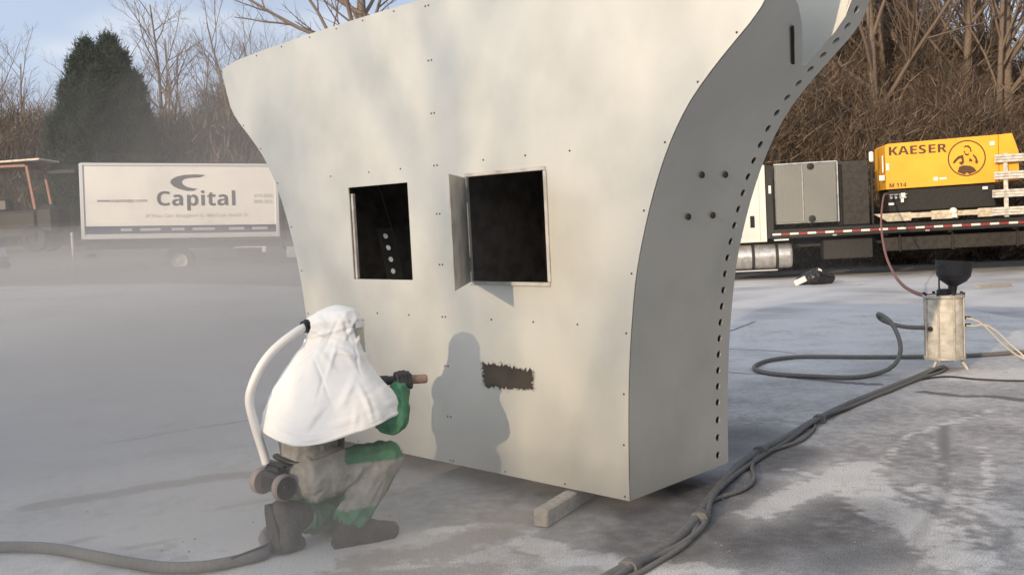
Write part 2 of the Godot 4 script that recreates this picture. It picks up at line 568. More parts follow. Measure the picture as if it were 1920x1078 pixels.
	for y in GW:
		var z := GZ + (y + 0.5) * GS / GW
		for x in GW:
			var i := y * GW + x
			var wx := GX + (x + 0.5) * GS / GW
			var a := n1[i] / 255.0
			var b := n2[i] / 255.0
			var g := n3[i] / 255.0
			# dust cover: thick to the left, thin to the right where hoses and feet have scuffed it
			var thin := smoothstep(-0.6, 0.9, wx + (a - 0.5) * 2.5) * smoothstep(-12.5, -7.0, z + (b - 0.5) * 2.0) * smoothstep(7.0, 4.5, wx + (b - 0.5) * 2.0)
			var cover := 0.95 - 0.44 * thin + (a - 0.5) * 0.5 + (b - 0.5) * 0.45
			cover -= smoothstep(0.0, 0.85, bare[i] + (a - 0.5) * 0.6 + (b - 0.5) * 0.5) * 0.55 * signf(bare[i])
			cover += smoothstep(0.1, 0.8, drift[i] + (b - 0.5) * 1.1 + (a - 0.5) * 0.4) * 0.45 * signf(drift[i])
			cover = clampf(cover, 0.06 + (b - 0.5) * 0.25, 1.0)
			var k := clampf(cover + (g - 0.5) * 0.30 * (1.0 - absf(cover * 2.0 - 1.0)), 0.0, 1.0)
			var r := lerpf(0.14, 0.70, k)
			var gg := lerpf(0.132, lerpf(0.70, 0.67, thin), k)
			var bl := lerpf(0.125, lerpf(0.69, 0.64, thin), k)
			var s := smoothstep(0.2, 0.65, soil[i] + (b - 0.5) * 0.9 + (g - 0.5) * 0.4) * signf(soil[i]) * 0.7
			r = lerpf(r, 0.32, s); gg = lerpf(gg, 0.28, s); bl = lerpf(bl, 0.25, s)
			var l := smoothstep(0.3, 0.6, line[i] + (b - 0.5) * 0.9) * signf(line[i])
			r = lerpf(r, 0.12, l * 0.85); gg = lerpf(gg, 0.113, l * 0.85); bl = lerpf(bl, 0.108, l * 0.85)
			px[i * 3] = int(255.0 * pow(r, 1.0 / 2.2)); px[i * 3 + 1] = int(255.0 * pow(gg, 1.0 / 2.2)); px[i * 3 + 2] = int(255.0 * pow(bl, 1.0 / 2.2))
	var near_m := StandardMaterial3D.new()
	near_m.resource_name = "dusty_asphalt"
	near_m.detail_albedo = ImageTexture.create_from_image(Image.create_from_data(GW, GW, false, Image.FORMAT_RGB8, px))
	near_m.roughness = 0.78
	near_m.detail_enabled = true
	near_m.detail_uv_layer = BaseMaterial3D.DETAIL_UV_2
	near_m.detail_blend_mode = BaseMaterial3D.BLEND_MODE_MUL
	near_m.albedo_texture = ntex(77, 0.16, 4, [[0.0, 0.58], [0.3, 0.82], [0.5, 0.97], [0.75, 1.0], [1.0, 0.97]])
	near_m.heightmap_enabled = true
	near_m.heightmap_texture = M.grain_tex
	near_m.heightmap_scale = 0.35
	var far_m := mat("lot_far", Color(0.60, 0.60, 0.605), 0.85, 0.0, ntex(78, 0.01, 6, [[0.0, 0.72], [0.4, 0.92], [0.7, 1.0], [1.0, 0.95]]), 0.06)
	far_m.uv1_world_triplanar = true
	var am := ArrayMesh.new()
	# the near square, with small lumps of grit
	var lump := noise(91, 2.2, 4)
	var g := Geo.new()
	var cells := 260
	for j in cells + 1:
		for i in cells + 1:
			var x := GX + GS * i / cells
			var z := GZ + GS * j / cells
			var edge := minf(minf(i, j), minf(cells - i, cells - j)) / 8.0
			g.v.append(Vector3(x, rise(x, z) + lump.get_noise_2d(x, z) * 0.006 * minf(edge, 1.0), z))
			g.uv2.append(Vector2(float(i) / cells, float(j) / cells))
			g.uv.append(Vector2(x, z) / 0.9)
	for j in cells:
		for i in cells:
			var q := j * (cells + 1) + i
			g.ix.append_array([q, q + 1, q + cells + 1, q + 1, q + cells + 2, q + cells + 1])
	g.soften()
	g.add_to(am, near_m)
	# the rest, out to the horizon
	g = Geo.new()
	var xs := [-400.0, -120.0, -60.0, -30.0, -22.0, -16.0, -12.0, -9.0, -6.0, -4.0, -2.0, 0.0, 2.0, 4.5, 7.0, 12.0, 20.0, 40.0, 120.0, 400.0]
	var zs := [-500.0, -150.0, -70.0, -45.0, -38.0, -34.0, -30.0, -26.0, -22.0, -19.0, -17.0, -15.0, -12.0, -9.0, -6.0, -2.0, 10.0, 60.0, 200.0]
	for j in zs.size() - 1:
		for i in xs.size() - 1:
			if zs[j + 1] <= -26.0 or xs[i] >= GX and xs[i + 1] <= GX + GS and zs[j] >= GZ and zs[j + 1] <= GZ + GS: continue
			var p: Array[Vector3] = []
			for q in [[i, j], [i + 1, j], [i + 1, j + 1], [i, j + 1]]:
				p.append(Vector3(xs[q[0]], rise(xs[q[0]], zs[q[1]]), zs[q[1]]))
			g.quad_out(p[0], p[1], p[2], p[3], (p[0] + p[2]) * 0.5 - Vector3(0, 50, 0))
	g.add_to(am, far_m)
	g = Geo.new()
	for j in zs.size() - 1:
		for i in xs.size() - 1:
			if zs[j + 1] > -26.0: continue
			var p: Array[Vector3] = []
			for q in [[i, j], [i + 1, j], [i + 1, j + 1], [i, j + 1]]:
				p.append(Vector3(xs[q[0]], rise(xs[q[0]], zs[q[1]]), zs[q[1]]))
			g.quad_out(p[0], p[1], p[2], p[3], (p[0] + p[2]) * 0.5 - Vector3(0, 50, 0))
	var edge_m := mat("lot_far_shaded", Color(0.15, 0.14, 0.13), 0.9, 0.0, far_m.albedo_texture, 0.3)  # less dusty far asphalt, darkened further to stand in for truck and tree shade
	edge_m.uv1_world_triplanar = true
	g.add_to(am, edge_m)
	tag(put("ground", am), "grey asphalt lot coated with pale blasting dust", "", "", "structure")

# ---------------------------------------------------------------- the housing
const P0 := Vector3(0.5536, 0.10, -4.9812)
var HB := Basis(Vector3(0.71157, -0.0098, 0.70255), Vector3(-0.00445, 0.99982, 0.01846), Vector3(-0.7026, -0.01626, 0.71139))
const SV := [0.0, 0.39, 0.665, 0.937, 1.178, 1.388, 1.567, 1.729, 1.861, 1.998, 2.116, 2.227, 2.303, 2.38, 2.47, 2.56, 2.70]
const SU := [0.0, 0.012, 0.030, 0.062, 0.103, 0.162, 0.225, 0.296, 0.369, 0.470, 0.588, 0.715, 0.803, 0.868, 0.907, 0.937, 0.969]
const WID := -2.78
const DEPTH := 0.92

func profile(v: float) -> float:
	for i in SV.size() - 1:
		if v <= SV[i + 1]:
			var a: float = SU[maxi(i - 1, 0)]
			var d: float = SU[mini(i + 2, SU.size() - 1)]
			return cubic_interpolate_in_time(SU[i], SU[i + 1], a, d, (v - SV[i]) / (SV[i + 1] - SV[i]), 1.0, -(SV[i] - SV[maxi(i - 1, 0)]) / (SV[i + 1] - SV[i]) if i > 0 else -1.0, (SV[mini(i + 2, SV.size() - 1)] - SV[i]) / (SV[i + 1] - SV[i]) if i + 2 < SV.size() else 2.0)
	return SU[-1]

func side_plate(flip: bool, holes: Array, cut: bool) -> Geo:
	var g := Geo.new()
	var t := 0.010
	var S := func(v: float, d: float, inner: bool) -> Vector3:
		var u := profile(v)
		var du := (profile(v + 0.01) - profile(v - 0.01)) / 0.02
		var nn := Vector2(1, -du).normalized()
		var p := Vector2(u, v) - (nn * t if inner else Vector2.ZERO)
		return Vector3(WID - p.x if flip else p.x, p.y, -d)
	var N := func(v: float) -> Vector3:
		var du := (profile(v + 0.01) - profile(v - 0.01)) / 0.02
		var nn := Vector2(1, -du).normalized()
		return Vector3(-nn.x if flip else nn.x, nn.y, 0)
	var rows: Array[float] = [0.0]
	for i in holes.size() - 1:
		rows.append((holes[i] + holes[i + 1]) * 0.5)
	rows.append(holes[-1] + 0.05)
	while rows[-1] < 2.69: rows.append(minf(rows[-1] + 0.06, 2.70))
	if cut:
		var k := 0
		while rows[k] < 2.168: k += 1
		rows[k] = 2.168
	var patch := func(v0: float, v1: float, d0: float, d1: float, e0: float, e1: float) -> void:
		for inner in [false, true]:
			var sg := -1.0 if inner else 1.0
			var k := g.v.size()
			for q in [[v0, d0], [v0, d1], [v1, e1], [v1, e0]]:
				g.v.append(S.call(q[0], q[1], inner))
				g.n.append(N.call(q[0]) * sg)
			for tt in [[0, 1, 2], [0, 2, 3]]:
				if (g.v[k + tt[1]] - g.v[k]).cross(g.v[k + tt[2]] - g.v[k]).dot(g.n[k]) > 0.0:
					g.ix.append_array([k, k + tt[2], k + tt[1]])
				else:
					g.ix.append_array([k, k + tt[1], k + tt[2]])
	var edge := func(v0: float, d0: float, v1: float, d1: float, away: Vector3) -> void:
		g.quad(S.call(v0, d0, false), S.call(v1, d1, false), S.call(v1, d1, true), S.call(v0, d0, true), away)
	var gap := func(v: float) -> float:
		return 0.738 if not cut or v < 2.167 else clampf(0.70 - (v - 2.168) * 2.083, 0.10, 0.70)
	for i in rows.size() - 1:
		var v0 := rows[i]
		var v1 := rows[i + 1]
		var mid := (v0 + v1) * 0.5
		var c0: float = gap.call(v0 if not cut or mid < 2.168 else v0 + 1e-4)
		var c1: float = gap.call(v1 if mid > 2.168 else v1 - 2e-3)
		if cut and mid < 2.168: c0 = 0.738; c1 = 0.738
		patch.call(v0, v1, 0.0, c0 * 0.5, 0.0, c1 * 0.5)
		patch.call(v0, v1, c0 * 0.5, c0, c1 * 0.5, c1)
		if cut and mid > 2.168:
			edge.call(v0, c0, v1, c1, Vector3(0, 0, -1))
			edge.call(v0, 0.738, v1, 0.738, Vector3(0, 0, 1))
			if v0 < 2.17: edge.call(v0, 0.70, v0, 0.738, Vector3(0, 1, 0))
		if c0 < 0.738 or true:
			var hole := -1.0
			for h in holes:
				if h > v0 and h < v1: hole = h
			if hole < 0.0:
				patch.call(v0, v1, 0.738, 0.892, 0.738, 0.892)
			else:
				var len_ := Vector2(profile(v1) - profile(v0), v1 - v0).length() / (v1 - v0)
				var ring: Array = []
				var outer: Array = []
				for j in 16:
					var f := TAU * j / 16
					ring.append(Vector2(hole + 0.021 * sin(f) / len_, 0.815 + 0.021 * cos(f)))
					var w := Vector2(cos(f), sin(f))
					w /= maxf(absf(w.x), absf(w.y))
					outer.append(Vector2((hole + (v1 - hole) * w.y) if w.y > 0 else (hole + (hole - v0) * w.y), 0.815 + 0.077 * w.x))
				for j in 16:
					var j2 := (j + 1) % 16
					for inner in [false, true]:
						var sg := -1.0 if inner else 1.0
						g.quad(S.call(ring[j].x, ring[j].y, inner), S.call(ring[j2].x, ring[j2].y, inner), S.call(outer[j2].x, outer[j2].y, inner), S.call(outer[j].x, outer[j].y, inner), N.call(hole) * sg)
					var a: Vector3 = S.call(ring[j].x, ring[j].y, false)
					var ctr: Vector3 = S.call(hole, 0.815, false)
					edge.call(ring[j].x, ring[j].y, ring[j2].x, ring[j2].y, (ctr - a).normalized())
		patch.call(v0, v1, 0.892, DEPTH, 0.892, DEPTH)
		edge.call(v0, 0.0, v1, 0.0, Vector3(0, 0, 1))
		edge.call(v0, DEPTH, v1, DEPTH, Vector3(0, 0, -1))
	edge.call(0.0, 0.0, 0.0, DEPTH, Vector3(0, -1, 0))
	edge.call(2.70, 0.0, 2.70, DEPTH, Vector3(0, 1, 0))
	return g

func housing() -> void:
	var h := thing("steel_housing", "large pale blasted steel housing with flared curved sides and two square window openings", "steel structure")
	h.transform = Transform3D(HB, P0)
	# front plate, in rows between the levels where its outline or a window turns
	var g := Geo.new()
	var levels: Array[float] = []
	var v := 0.0
	while v < 2.70:
		levels.append(v)
		v += 0.06
	levels.append_array([2.70, 1.118, 1.721])
	levels.sort()
	var th := 0.010
	var wins := [[-2.240, -1.632], [-1.090, -0.490]]
	for i in levels.size() - 1:
		var v0 := levels[i]
		var v1 := levels[i + 1]
		if v1 - v0 < 1e-4: continue
		var inside := v0 > 1.117 and v1 < 1.722
		var l0 := WID - profile(v0)
		var l1 := WID - profile(v1)
		var r0 := profile(v0)
		var r1 := profile(v1)
		var spans := [[l0, r0, l1, r1]]
		if inside:
			spans = [[l0, wins[0][0], l1, wins[0][0]], [wins[0][1], wins[1][0], wins[0][1], wins[1][0]], [wins[1][1], r0, wins[1][1], r1]]
			for w in wins:
				for e in [0, 1]:
					g.quad(Vector3(w[e], v0, 0), Vector3(w[e], v1, 0), Vector3(w[e], v1, -th), Vector3(w[e], v0, -th), Vector3(1 if e == 0 else -1, 0, 0))
		for s in spans:
			g.quad(Vector3(s[0], v0, 0), Vector3(s[1], v0, 0), Vector3(s[3], v1, 0), Vector3(s[2], v1, 0), Vector3(0, 0, 1))
			g.quad(Vector3(s[0], v0, -th), Vector3(s[1], v0, -th), Vector3(s[3], v1, -th), Vector3(s[2], v1, -th), Vector3(0, 0, -1))
	for w in wins:
		for e in [[1.118, 1.0], [1.721, -1.0]]:
			g.quad(Vector3(w[0], e[0], 0), Vector3(w[1], e[0], 0), Vector3(w[1], e[0], -th), Vector3(w[0], e[0], -th), Vector3(0, e[1], 0))
	# the gently arched top edge
	var arch: Array[Vector2] = []
	for i in 21:
		var f := i / 20.0
		var u := lerpf(WID - profile(2.7), profile(2.7), f)
		arch.append(Vector2(u, 2.70 + 0.085 * sqrt(sin(PI * f))))
	for i in 20:
		var a := arch[i]
		var b := arch[i + 1]
		for z in [0.0, -th]:
			g.quad(Vector3(a.x, 2.70, z), Vector3(b.x, 2.70, z), Vector3(b.x, b.y, z), Vector3(a.x, a.y, z), Vector3(0, 0, 1 if z == 0.0 else -1))
		g.quad(Vector3(a.x, a.y, 0), Vector3(b.x, b.y, 0), Vector3(b.x, b.y, -th), Vector3(a.x, a.y, -th), Vector3(0, 1, 0))
	obj("front_plate", g, M.blasted_steel, h)
	# side plates with their bolt holes
	var hv: Array[float] = []
	var s := 0.066
	while s < 2.62:
		hv.append(s)
		var du := (profile(s + 0.02) - profile(s)) / 0.02
		s += (0.102 if s < 0.3 else 0.092) / sqrt(1.0 + du * du)
	var sp := Transform3D()
	obj("side_plate", side_plate(false, hv, true), M.blasted_steel, h, Vector3(0.0, 0, -0.0105))
	obj("side_plate", side_plate(true, hv, false), M.blasted_steel, h, Vector3(0.0, 0, -0.0105))
	# back, floor, added shelf: dark mill scale inside
	g = Geo.new()
	for i in levels.size() - 1:
		var v0 := levels[i]
		var v1 := levels[i + 1]
		if v1 - v0 < 1e-4: continue
		for z in [-0.905, -0.917]:
			g.quad(Vector3(WID - profile(v0) + 0.015, v0, z), Vector3(profile(v0) - 0.015, v0, z), Vector3(profile(v1) - 0.015, v1, z), Vector3(WID - profile(v1) + 0.015, v1, z), Vector3(0, 0, 1 if z > -0.91 else -1))
	obj("back_plate", g, M.interior_steel, h)
	g = Geo.new()
	g.box(Vector3(WID * 0.5, 0.006, -0.47), Vector3(2.74, 0.012, 0.88), 0.002)
	obj("bottom_plate", g, M.mill_scale, h)
	g = Geo.new()
	g.box(Vector3(WID * 0.5, 2.06, -0.46), Vector3(3.72, 0.012, 0.88), 0.002)  # unseen shelf, added to keep skylight out of the lower interior
	obj("added_shelf", g, M.interior_steel, h)
	for e in [0.03, -2.81]:
		g = Geo.new()
		var lining: Array[float] = []
		for i in levels.size() - 1:
			var v0 := levels[i]
			var v1 := levels[i + 1]
			if v1 > 2.05 or v1 - v0 < 1e-4: continue
			var a := profile(v0) - 0.014
			var b := profile(v1) - 0.014
			if e < 0.0:
				a = WID - a
				b = WID - b
			var away := Vector3(-1 if e > 0.0 else 1, 0, 0)
			var deep := -0.90 if e < 0.0 and v0 > 1.42 else -0.75
			g.quad(Vector3(a, v0, -0.012), Vector3(a, v0, deep), Vector3(b, v1, deep), Vector3(b, v1, -0.012), away)
		obj("inner_skin", g, M.interior_steel, h)
	g = Geo.new()
	g.prism(PackedVector2Array([Vector2(-0.2, 2.075), Vector2(profile(2.075) - 0.013, 2.075), Vector2(profile(2.15) - 0.013, 2.15), Vector2(profile(2.23) - 0.013, 2.23), Vector2(profile(2.30) - 0.013, 2.30), Vector2(profile(2.38) - 0.013, 2.38), Vector2(profile(2.5) - 0.013, 2.5), Vector2(profile(2.69) - 0.013, 2.69), Vector2(-0.2, 2.69)]), -0.762, -0.751)
	obj("inner_panel", g, M.blasted_steel, h)
	g = Geo.new()
	g.prism(PackedVector2Array([Vector2(-3.7, 2.69), Vector2(-3.5, 2.20), Vector2(-3.2, 2.075), Vector2(-0.2, 2.075), Vector2(-0.2, 2.69)]), -0.762, -0.752)
	obj("inner_panel", g, M.blasted_steel, h)
	g = Geo.new()
	g.box(Vector3(-1.36, 1.03, -0.46), Vector3(0.010, 2.04, 0.88), 0.002)
	obj("divider_plate", g, M.interior_steel, h)
	# stiffener on the flare, beside the cut-out
	g = Geo.new()
	for i in 6:
		var v0 := lerpf(2.170, 2.296, i / 6.0)
		var v1 := lerpf(2.170, 2.296, (i + 1) / 6.0)
		var d0 := lerpf(0.60, 0.33, i / 6.0)
		var d1 := lerpf(0.60, 0.33, (i + 1) / 6.0)
		var a := Vector3(profile(v0), v0, -d0)
		var b := Vector3(profile(v1), v1, -d1)
		g.box((a + b) * 0.5 + Vector3(0.004, -0.003, -0.01), Vector3(0.016, 0.014, a.distance_to(b) * 1.02), 0.002, Basis.looking_at(b - a, Vector3.UP))
	obj("stiffener", g, M.mill_scale, h)
	# weld rim of the right window and its swung-open shutter
	for w in [[Vector3(-0.79, 1.731, 0.006), Vector3(0.63, 0.022, 0.014)], [Vector3(-0.79, 1.108, 0.006), Vector3(0.63, 0.022, 0.014)], [Vector3(-0.479, 1.4195, 0.006), Vector3(0.020, 0.600, 0.0135)], [Vector3(-1.101, 1.4195, 0.006), Vector3(0.020, 0.600, 0.0135)]]:
		g = Geo.new()
		g.box(w[0], w[1], 0.003)
		obj("window_frame", g, M.frame_steel, h)
	g = Geo.new()
	var sb := Basis(Vector3.UP, deg_to_rad(-50.35))
	g.box(Vector3(-1.085, 1.4155, 0.022) + sb * Vector3(0.325, 0, 0), Vector3(0.65, 0.600, 0.006), 0.001, sb)
	var sh := obj("shutter", g, M.shutter_steel, h)
	tag(sh, "grey steel shutter swung open at the right window")
	for hy in [1.22, 1.62]:
		g = Geo.new()
		g.tube(PackedVector3Array([Vector3(-1.089, hy - 0.04, 0.018), Vector3(-1.089, hy + 0.04, 0.018)]), PackedFloat32Array([0.008]), 8)
		obj("hinge", g, M.frame_steel, sh)
	# angle bar standing inside the left window
	g = Geo.new()
	g.box(Vector3(-2.226, 1.40, -0.022), Vector3(0.020, 0.56, 0.022), 0.002)
	obj("window_edge_bar", g, M.frame_steel, h)
	# screws
	var sc := Geo.new()
	sc.lathe(PackedVector2Array([Vector2(0.0060, 0.0), Vector2(0.005, 0.0025), Vector2(0.0, 0.0035)]), 8, Transform3D(Basis(Vector3.RIGHT, PI / 2), Vector3.ZERO))
	var sm := sc.mesh(M.screw_dark)
	var spots: Array[Vector2] = []
	for row in [1.808, 0.899]:
		for u in [-2.43, -2.01, -1.69, -0.95, -0.62, -0.30]: spots.append(Vector2(u, row))
	for vv in [2.423, 2.114, 1.806, 1.518, 1.214, 0.899, 0.60, 0.29, 0.02, 2.74]:
		spots.append(Vector2(-1.374, vv)); spots.append(Vector2(-1.346, vv))
	for vv in [0.02, 0.29, 0.555, 0.868, 1.17, 1.48, 1.80, 2.06, 2.25]:
		spots.append(Vector2(profile(vv) - 0.03, vv)); spots.append(Vector2(WID - profile(vv) + 0.03, vv))
	for u in [-3.25, -2.92, -2.57, -2.265, -1.98, -1.667, -1.06, -0.75, -0.44]: spots.append(Vector2(u, 2.70 + 0.085 * sqrt(sin(PI * (u - WID + 0.97) / 4.72)) - 0.022))
	for u in [-2.3, -1.83, -0.9, -0.44]: spots.append(Vector2(u, 0.02))
	for p in spots: put("screw", sm, h, Vector3(p.x, p.y, 0.0005))
	# bolts on the side plate
	var bg := Geo.new()
	bg.lathe(PackedVector2Array([Vector2(0.017, 0.0), Vector2(0.017, 0.014), Vector2(0.010, 0.018), Vector2(0.0, 0.018)]), 6, Transform3D(Basis(Vector3.BACK, -PI / 2), Vector3.ZERO))
	var bm := bg.mesh(M.mill_scale)
	for q in [[1.645, 0.364], [1.645, 0.582], [1.436, 0.346], [1.436, 0.574]]:
		put("bolt", bm, h, Vector3(profile(q[0]), q[0], -q[1]))
	# ragged rectangle left unblasted, two millimetres of scale on the plate
	var ragged := PackedVector2Array()
	var nz := noise(66, 18.0, 3)
	for k in 240:
		var f := k / 60.0
		var e := int(f)
		var t := f - e
		var cs := [Vector2(-1.045, 0.645), Vector2(-0.645, 0.628), Vector2(-0.648, 0.518), Vector2(-1.035, 0.506)]
		var p: Vector2 = cs[e].lerp(cs[(e + 1) % 4], t)
		var out: Vector2 = (cs[(e + 1) % 4] - cs[e]).orthogonal().normalized()
		ragged.append(p + out * (nz.get_noise_2d(k * 0.012, e * 3.0) * 0.020 + nz.get_noise_2d(k * 0.035, e * 3.0 + 9.0) * 0.010) * minf(1.0, 6.0 * sin(PI * t)))
	g = Geo.new()
	g.prism(ragged, 0.0, 0.002)
	var patch_part := obj("unblasted_patch", g, M.mill_scale, h)
	tag(patch_part, "dark brown ragged rectangle still unblasted on the front plate")
	g = Geo.new()
	var fr := RandomNumberGenerator.new()
	fr.seed = 12
	for k in 420:
		var q: Vector2 = ragged[fr.randi() % ragged.size()]
		q += (q - Vector2(-0.845, 0.575)).normalized() * 0.014 * pow(fr.randf(), 2.0) + Vector2(fr.randf_range(-1, 1), fr.randf_range(-1, 1)) * 0.006
		var rr := fr.randf_range(0.0008, 0.0024)
		var fleck := PackedVector2Array()
		for j in 5: fleck.append(q + Vector2(cos(TAU * j / 5), sin(TAU * j / 5)) * rr * fr.randf_range(0.7, 1.3))
		g.prism(fleck, 0.0, 0.0012)
	tag(obj("unblasted_flecks", g, M.mill_scale, patch_part), "", "", "", "stuff")

func beams() -> void:
	var g := Geo.new()
	var dir := Vector3(0.215, 0, -0.41).normalized()
	var b := Basis(Vector3(-dir.z, 0, dir.x), Vector3.UP, -dir)
	g.box(Vector3.ZERO, Vector3(0.082, 0.088, 1.5), 0.006, b)
	tag(obj("support_beam", g, M.timber, self, Vector3(0.092, 0.046, -4.93) + dir * 0.75), "short dusty square timber beam poking out under the steel housing", "beam")
	var c := g.mesh(M.timber)
	tag(put("support_beam", c, self, Vector3(-1.30, 0.046, -6.72) + dir * 0.3), "dusty timber beam under the far end of the housing behind the worker", "beam")

# ---------------------------------------------------------------- the worker
func worker() -> void:
	var base := Vector3(-0.95, 0, -4.88)
	var w := thing("person", "kneeling worker in white blasting hood and dusty green coverall holding a nozzle", "person", base)
	var bones := [
		[Vector3(-1.070, 0.360, -4.930), Vector3(-1.067, 0.553, -4.946), 0.142, 0.135], [Vector3(-1.067, 0.553, -4.946), Vector3(-0.971, 0.807, -4.950), 0.135, 0.14],
		[Vector3(-0.971, 0.827, -4.950), Vector3(-0.920, 0.946, -4.950), 0.08, 0.06], [Vector3(-0.906, 1.005, -4.950), Vector3(-0.896, 1.064, -4.955), 0.075, 0.09], [Vector3(-0.831, 1.024, -5.009), Vector3(-0.821, 1.005, -5.014), 0.014, 0.018],
		[Vector3(-1.030, 0.330, -4.850), Vector3(-0.690, 0.385, -4.945), 0.120, 0.082], [Vector3(-0.685, 0.380, -4.945), Vector3(-0.845, 0.135, -4.815), 0.080, 0.078],
		[Vector3(-1.150, 0.330, -4.980), Vector3(-0.930, 0.100, -5.050), 0.125, 0.085], [Vector3(-0.930, 0.090, -5.050), Vector3(-1.090, 0.135, -4.830), 0.082, 0.075],
		[Vector3(-0.971, 0.836, -4.950), Vector3(-0.869, 0.830, -4.878), 0.10, 0.07], [Vector3(-0.971, 0.836, -4.950), Vector3(-1.069, 0.827, -5.069), 0.10, 0.085],
		[Vector3(-0.869, 0.764, -4.899), Vector3(-0.624, 0.598, -4.867), 0.075, 0.066], [Vector3(-0.624, 0.598, -4.867), Vector3(-0.596, 0.718, -4.975), 0.066, 0.052],
		[Vector3(-1.069, 0.807, -5.069), Vector3(-0.955, 0.626, -5.082), 0.08, 0.062], [Vector3(-0.955, 0.626, -5.082), Vector3(-0.869, 0.748, -4.970), 0.062, 0.045],
	]
	var g := blend(bones, 0.011, 0.03)
	g.soften()
	var fold := noise(301, 9.0, 3)
	fold.fractal_type = FastNoiseLite.FRACTAL_RIDGED
	var dn := noise(302, 14.0, 4)
	var big := noise(303, 4.0, 2)
	for i in g.v.size():
		var p := g.v[i]
		# creases run down the limbs
		var run := Vector3(0.10, 1.0, 0.05)
		if p.x > -0.92 and p.y < 0.37: run = Vector3(0.16, 0.26, -0.13)
		elif p.y < 0.46 and p.x > -1.02: run = Vector3(0.34, 0.2, -0.1)
		elif p.x > -0.76: run = Vector3(0.2, 0.5, 0.0)
		run = run.normalized()
		var q := (p - run * p.dot(run) * 0.78) * 0.95
		var a := 0.022 if p.y < 0.84 else 0.0
		g.v[i] = p + g.n[i] * ((fold.get_noise_3dv(q) - 0.2) * a + big.get_noise_3dv(p) * 0.005)
		if g.v[i].y < 0.005: g.v[i].y = 0.005
	g.soften()
	for i in g.v.size():
		var p := g.v[i]
		var green := 0.0
		if p.y > 0.395 and p.x > -0.86 and p.y < 0.6: green = 1.0                      # top of the raised knee
		if p.x > -0.80 and p.y > 0.50: green = 1.0                                      # sleeve
		if p.y < 0.185 and p.x > -0.95 and p.z > -4.93: green = 0.85                    # trouser cuff
		if p.x > -0.78 and p.y < 0.30 and p.z < -4.90: green = 0.8                      # front of the shin
		if p.y < 0.24 and p.z < -4.78 and p.x < -0.86 : green = 0.75                    # kneeling shin
		green = smoothstep(0.25, 0.75, green * 0.8 + 0.1 + dn.get_noise_3dv(p * 0.6) * 0.40)
		var dust_c := Color(0.33, 0.325, 0.31) * (1.0 + 0.10 * dn.get_noise_3dv(p * 2.0))
		g.c.append(dust_c.lerp(Color(0.06, 0.21, 0.115) * (1.0 + 0.12 * big.get_noise_3dv(p * 3.0)), green))
	for i in g.v.size(): g.v[i] -= base
	obj("body", g, M.coverall, w)
	# hood and cape
	var cy := [1.177, 1.169, 1.149, 1.104, 1.035, 0.987, 0.938, 0.866, 0.784, 0.702, 0.641, 0.590, 0.571, 0.564]
	var cx := [-0.888, -0.888, -0.890, -0.896, -0.900, -0.912, -0.930, -0.948, -0.953, -0.955, -0.956, -0.957, -0.957, -0.957]
	var cz := [-4.950, -4.950, -4.950, -4.950, -4.948, -4.944, -4.940, -4.929, -4.917, -4.909, -4.902, -4.898, -4.896, -4.896]
	var rx := [0.004, 0.041, 0.094, 0.127, 0.129, 0.146, 0.172, 0.206, 0.248, 0.284, 0.303, 0.315, 0.318, 0.315]
	var seg := 260
	var rows := 170
	# sharp creases where the cloth has been folded and pulled
	var cr_rng := RandomNumberGenerator.new()
	cr_rng.seed = 4
	var creases := []
	for i in 64:
		var yy := cr_rng.randf_range(0.64, 1.14) if i > 16 else cr_rng.randf_range(0.93, 1.08)
		var aa := cr_rng.randf_range(-0.6, 3.4)
		var ra := lerpf(0.13, 0.29, smoothstep(1.0, 0.66, yy))
		var tilt := cr_rng.randf_range(-1.1, 1.1) * (1.3 if yy > 0.92 else 0.6)
		var tang := Vector3(-sin(aa), 0, cos(aa))
		creases.append([Vector3(-0.925 + cos(aa) * ra, yy, -4.93 + sin(aa) * ra), (tang * cos(tilt) + Vector3.UP * sin(tilt)).normalized(), cr_rng.randf_range(0.012, 0.030), cr_rng.randf_range(0.04, 0.11), cr_rng.randf_range(0.005, 0.013) * (1.0 if cr_rng.randf() < 0.65 else -0.8)])
	var crease := noise(311, 7.0, 3)
	crease.fractal_type = FastNoiseLite.FRACTAL_RIDGED
	var soft := noise(312, 5.0, 2)
	var hood := Geo.new()
	var visor := Geo.new()
	var pts := PackedVector3Array()
	for j in rows + 1:
		var f := float(j) / rows * (cy.size() - 1)
		var k := mini(int(f), cy.size() - 2)
		var t := f - k
		var cc := Vector3(lerpf(cx[k], cx[k + 1], t), lerpf(cy[k], cy[k + 1], t), lerpf(cz[k], cz[k + 1], t))
		var r := lerpf(rx[k], rx[k + 1], t)
		for i in seg:
			var a := TAU * i / seg
			var d := Vector3(cos(a), 0, sin(a))
			var low := smoothstep(1.0, 0.62, cc.y)
			var folds := sin(a * 7.0 + 1.3 + soft.get_noise_2d(cc.y * 3.0, 1.0) * 2.0) * 0.55 + sin(a * 12.0 + 0.4) * 0.3 + sin(a * 4.0 + 2.0) * 0.5
			var rr := r * (1.0 + 0.022 * low * folds)
			var p := cc + Vector3(d.x * rr, 0, d.z * rr * lerpf(1.0, 0.92, low))
			# cape reaches forward over the right arm, hem hangs lower at the back
			var fwd := maxf(d.dot(Vector3(0.93, 0, 0.36)), 0.0)
			p += Vector3(0.055 * fwd, 0.070 * low, 0.02) * low * fwd * fwd
			p.y -= 0.028 * low * low * maxf(d.z, 0.0)
			var long := Vector3(p.x * 1.2, p.y * 0.45 + p.x * 0.35, p.z * 1.2)
			var live := smoothstep(0.0, 0.08, r)
			var push := soft.get_noise_3dv(long * 0.8) * 0.014 * live
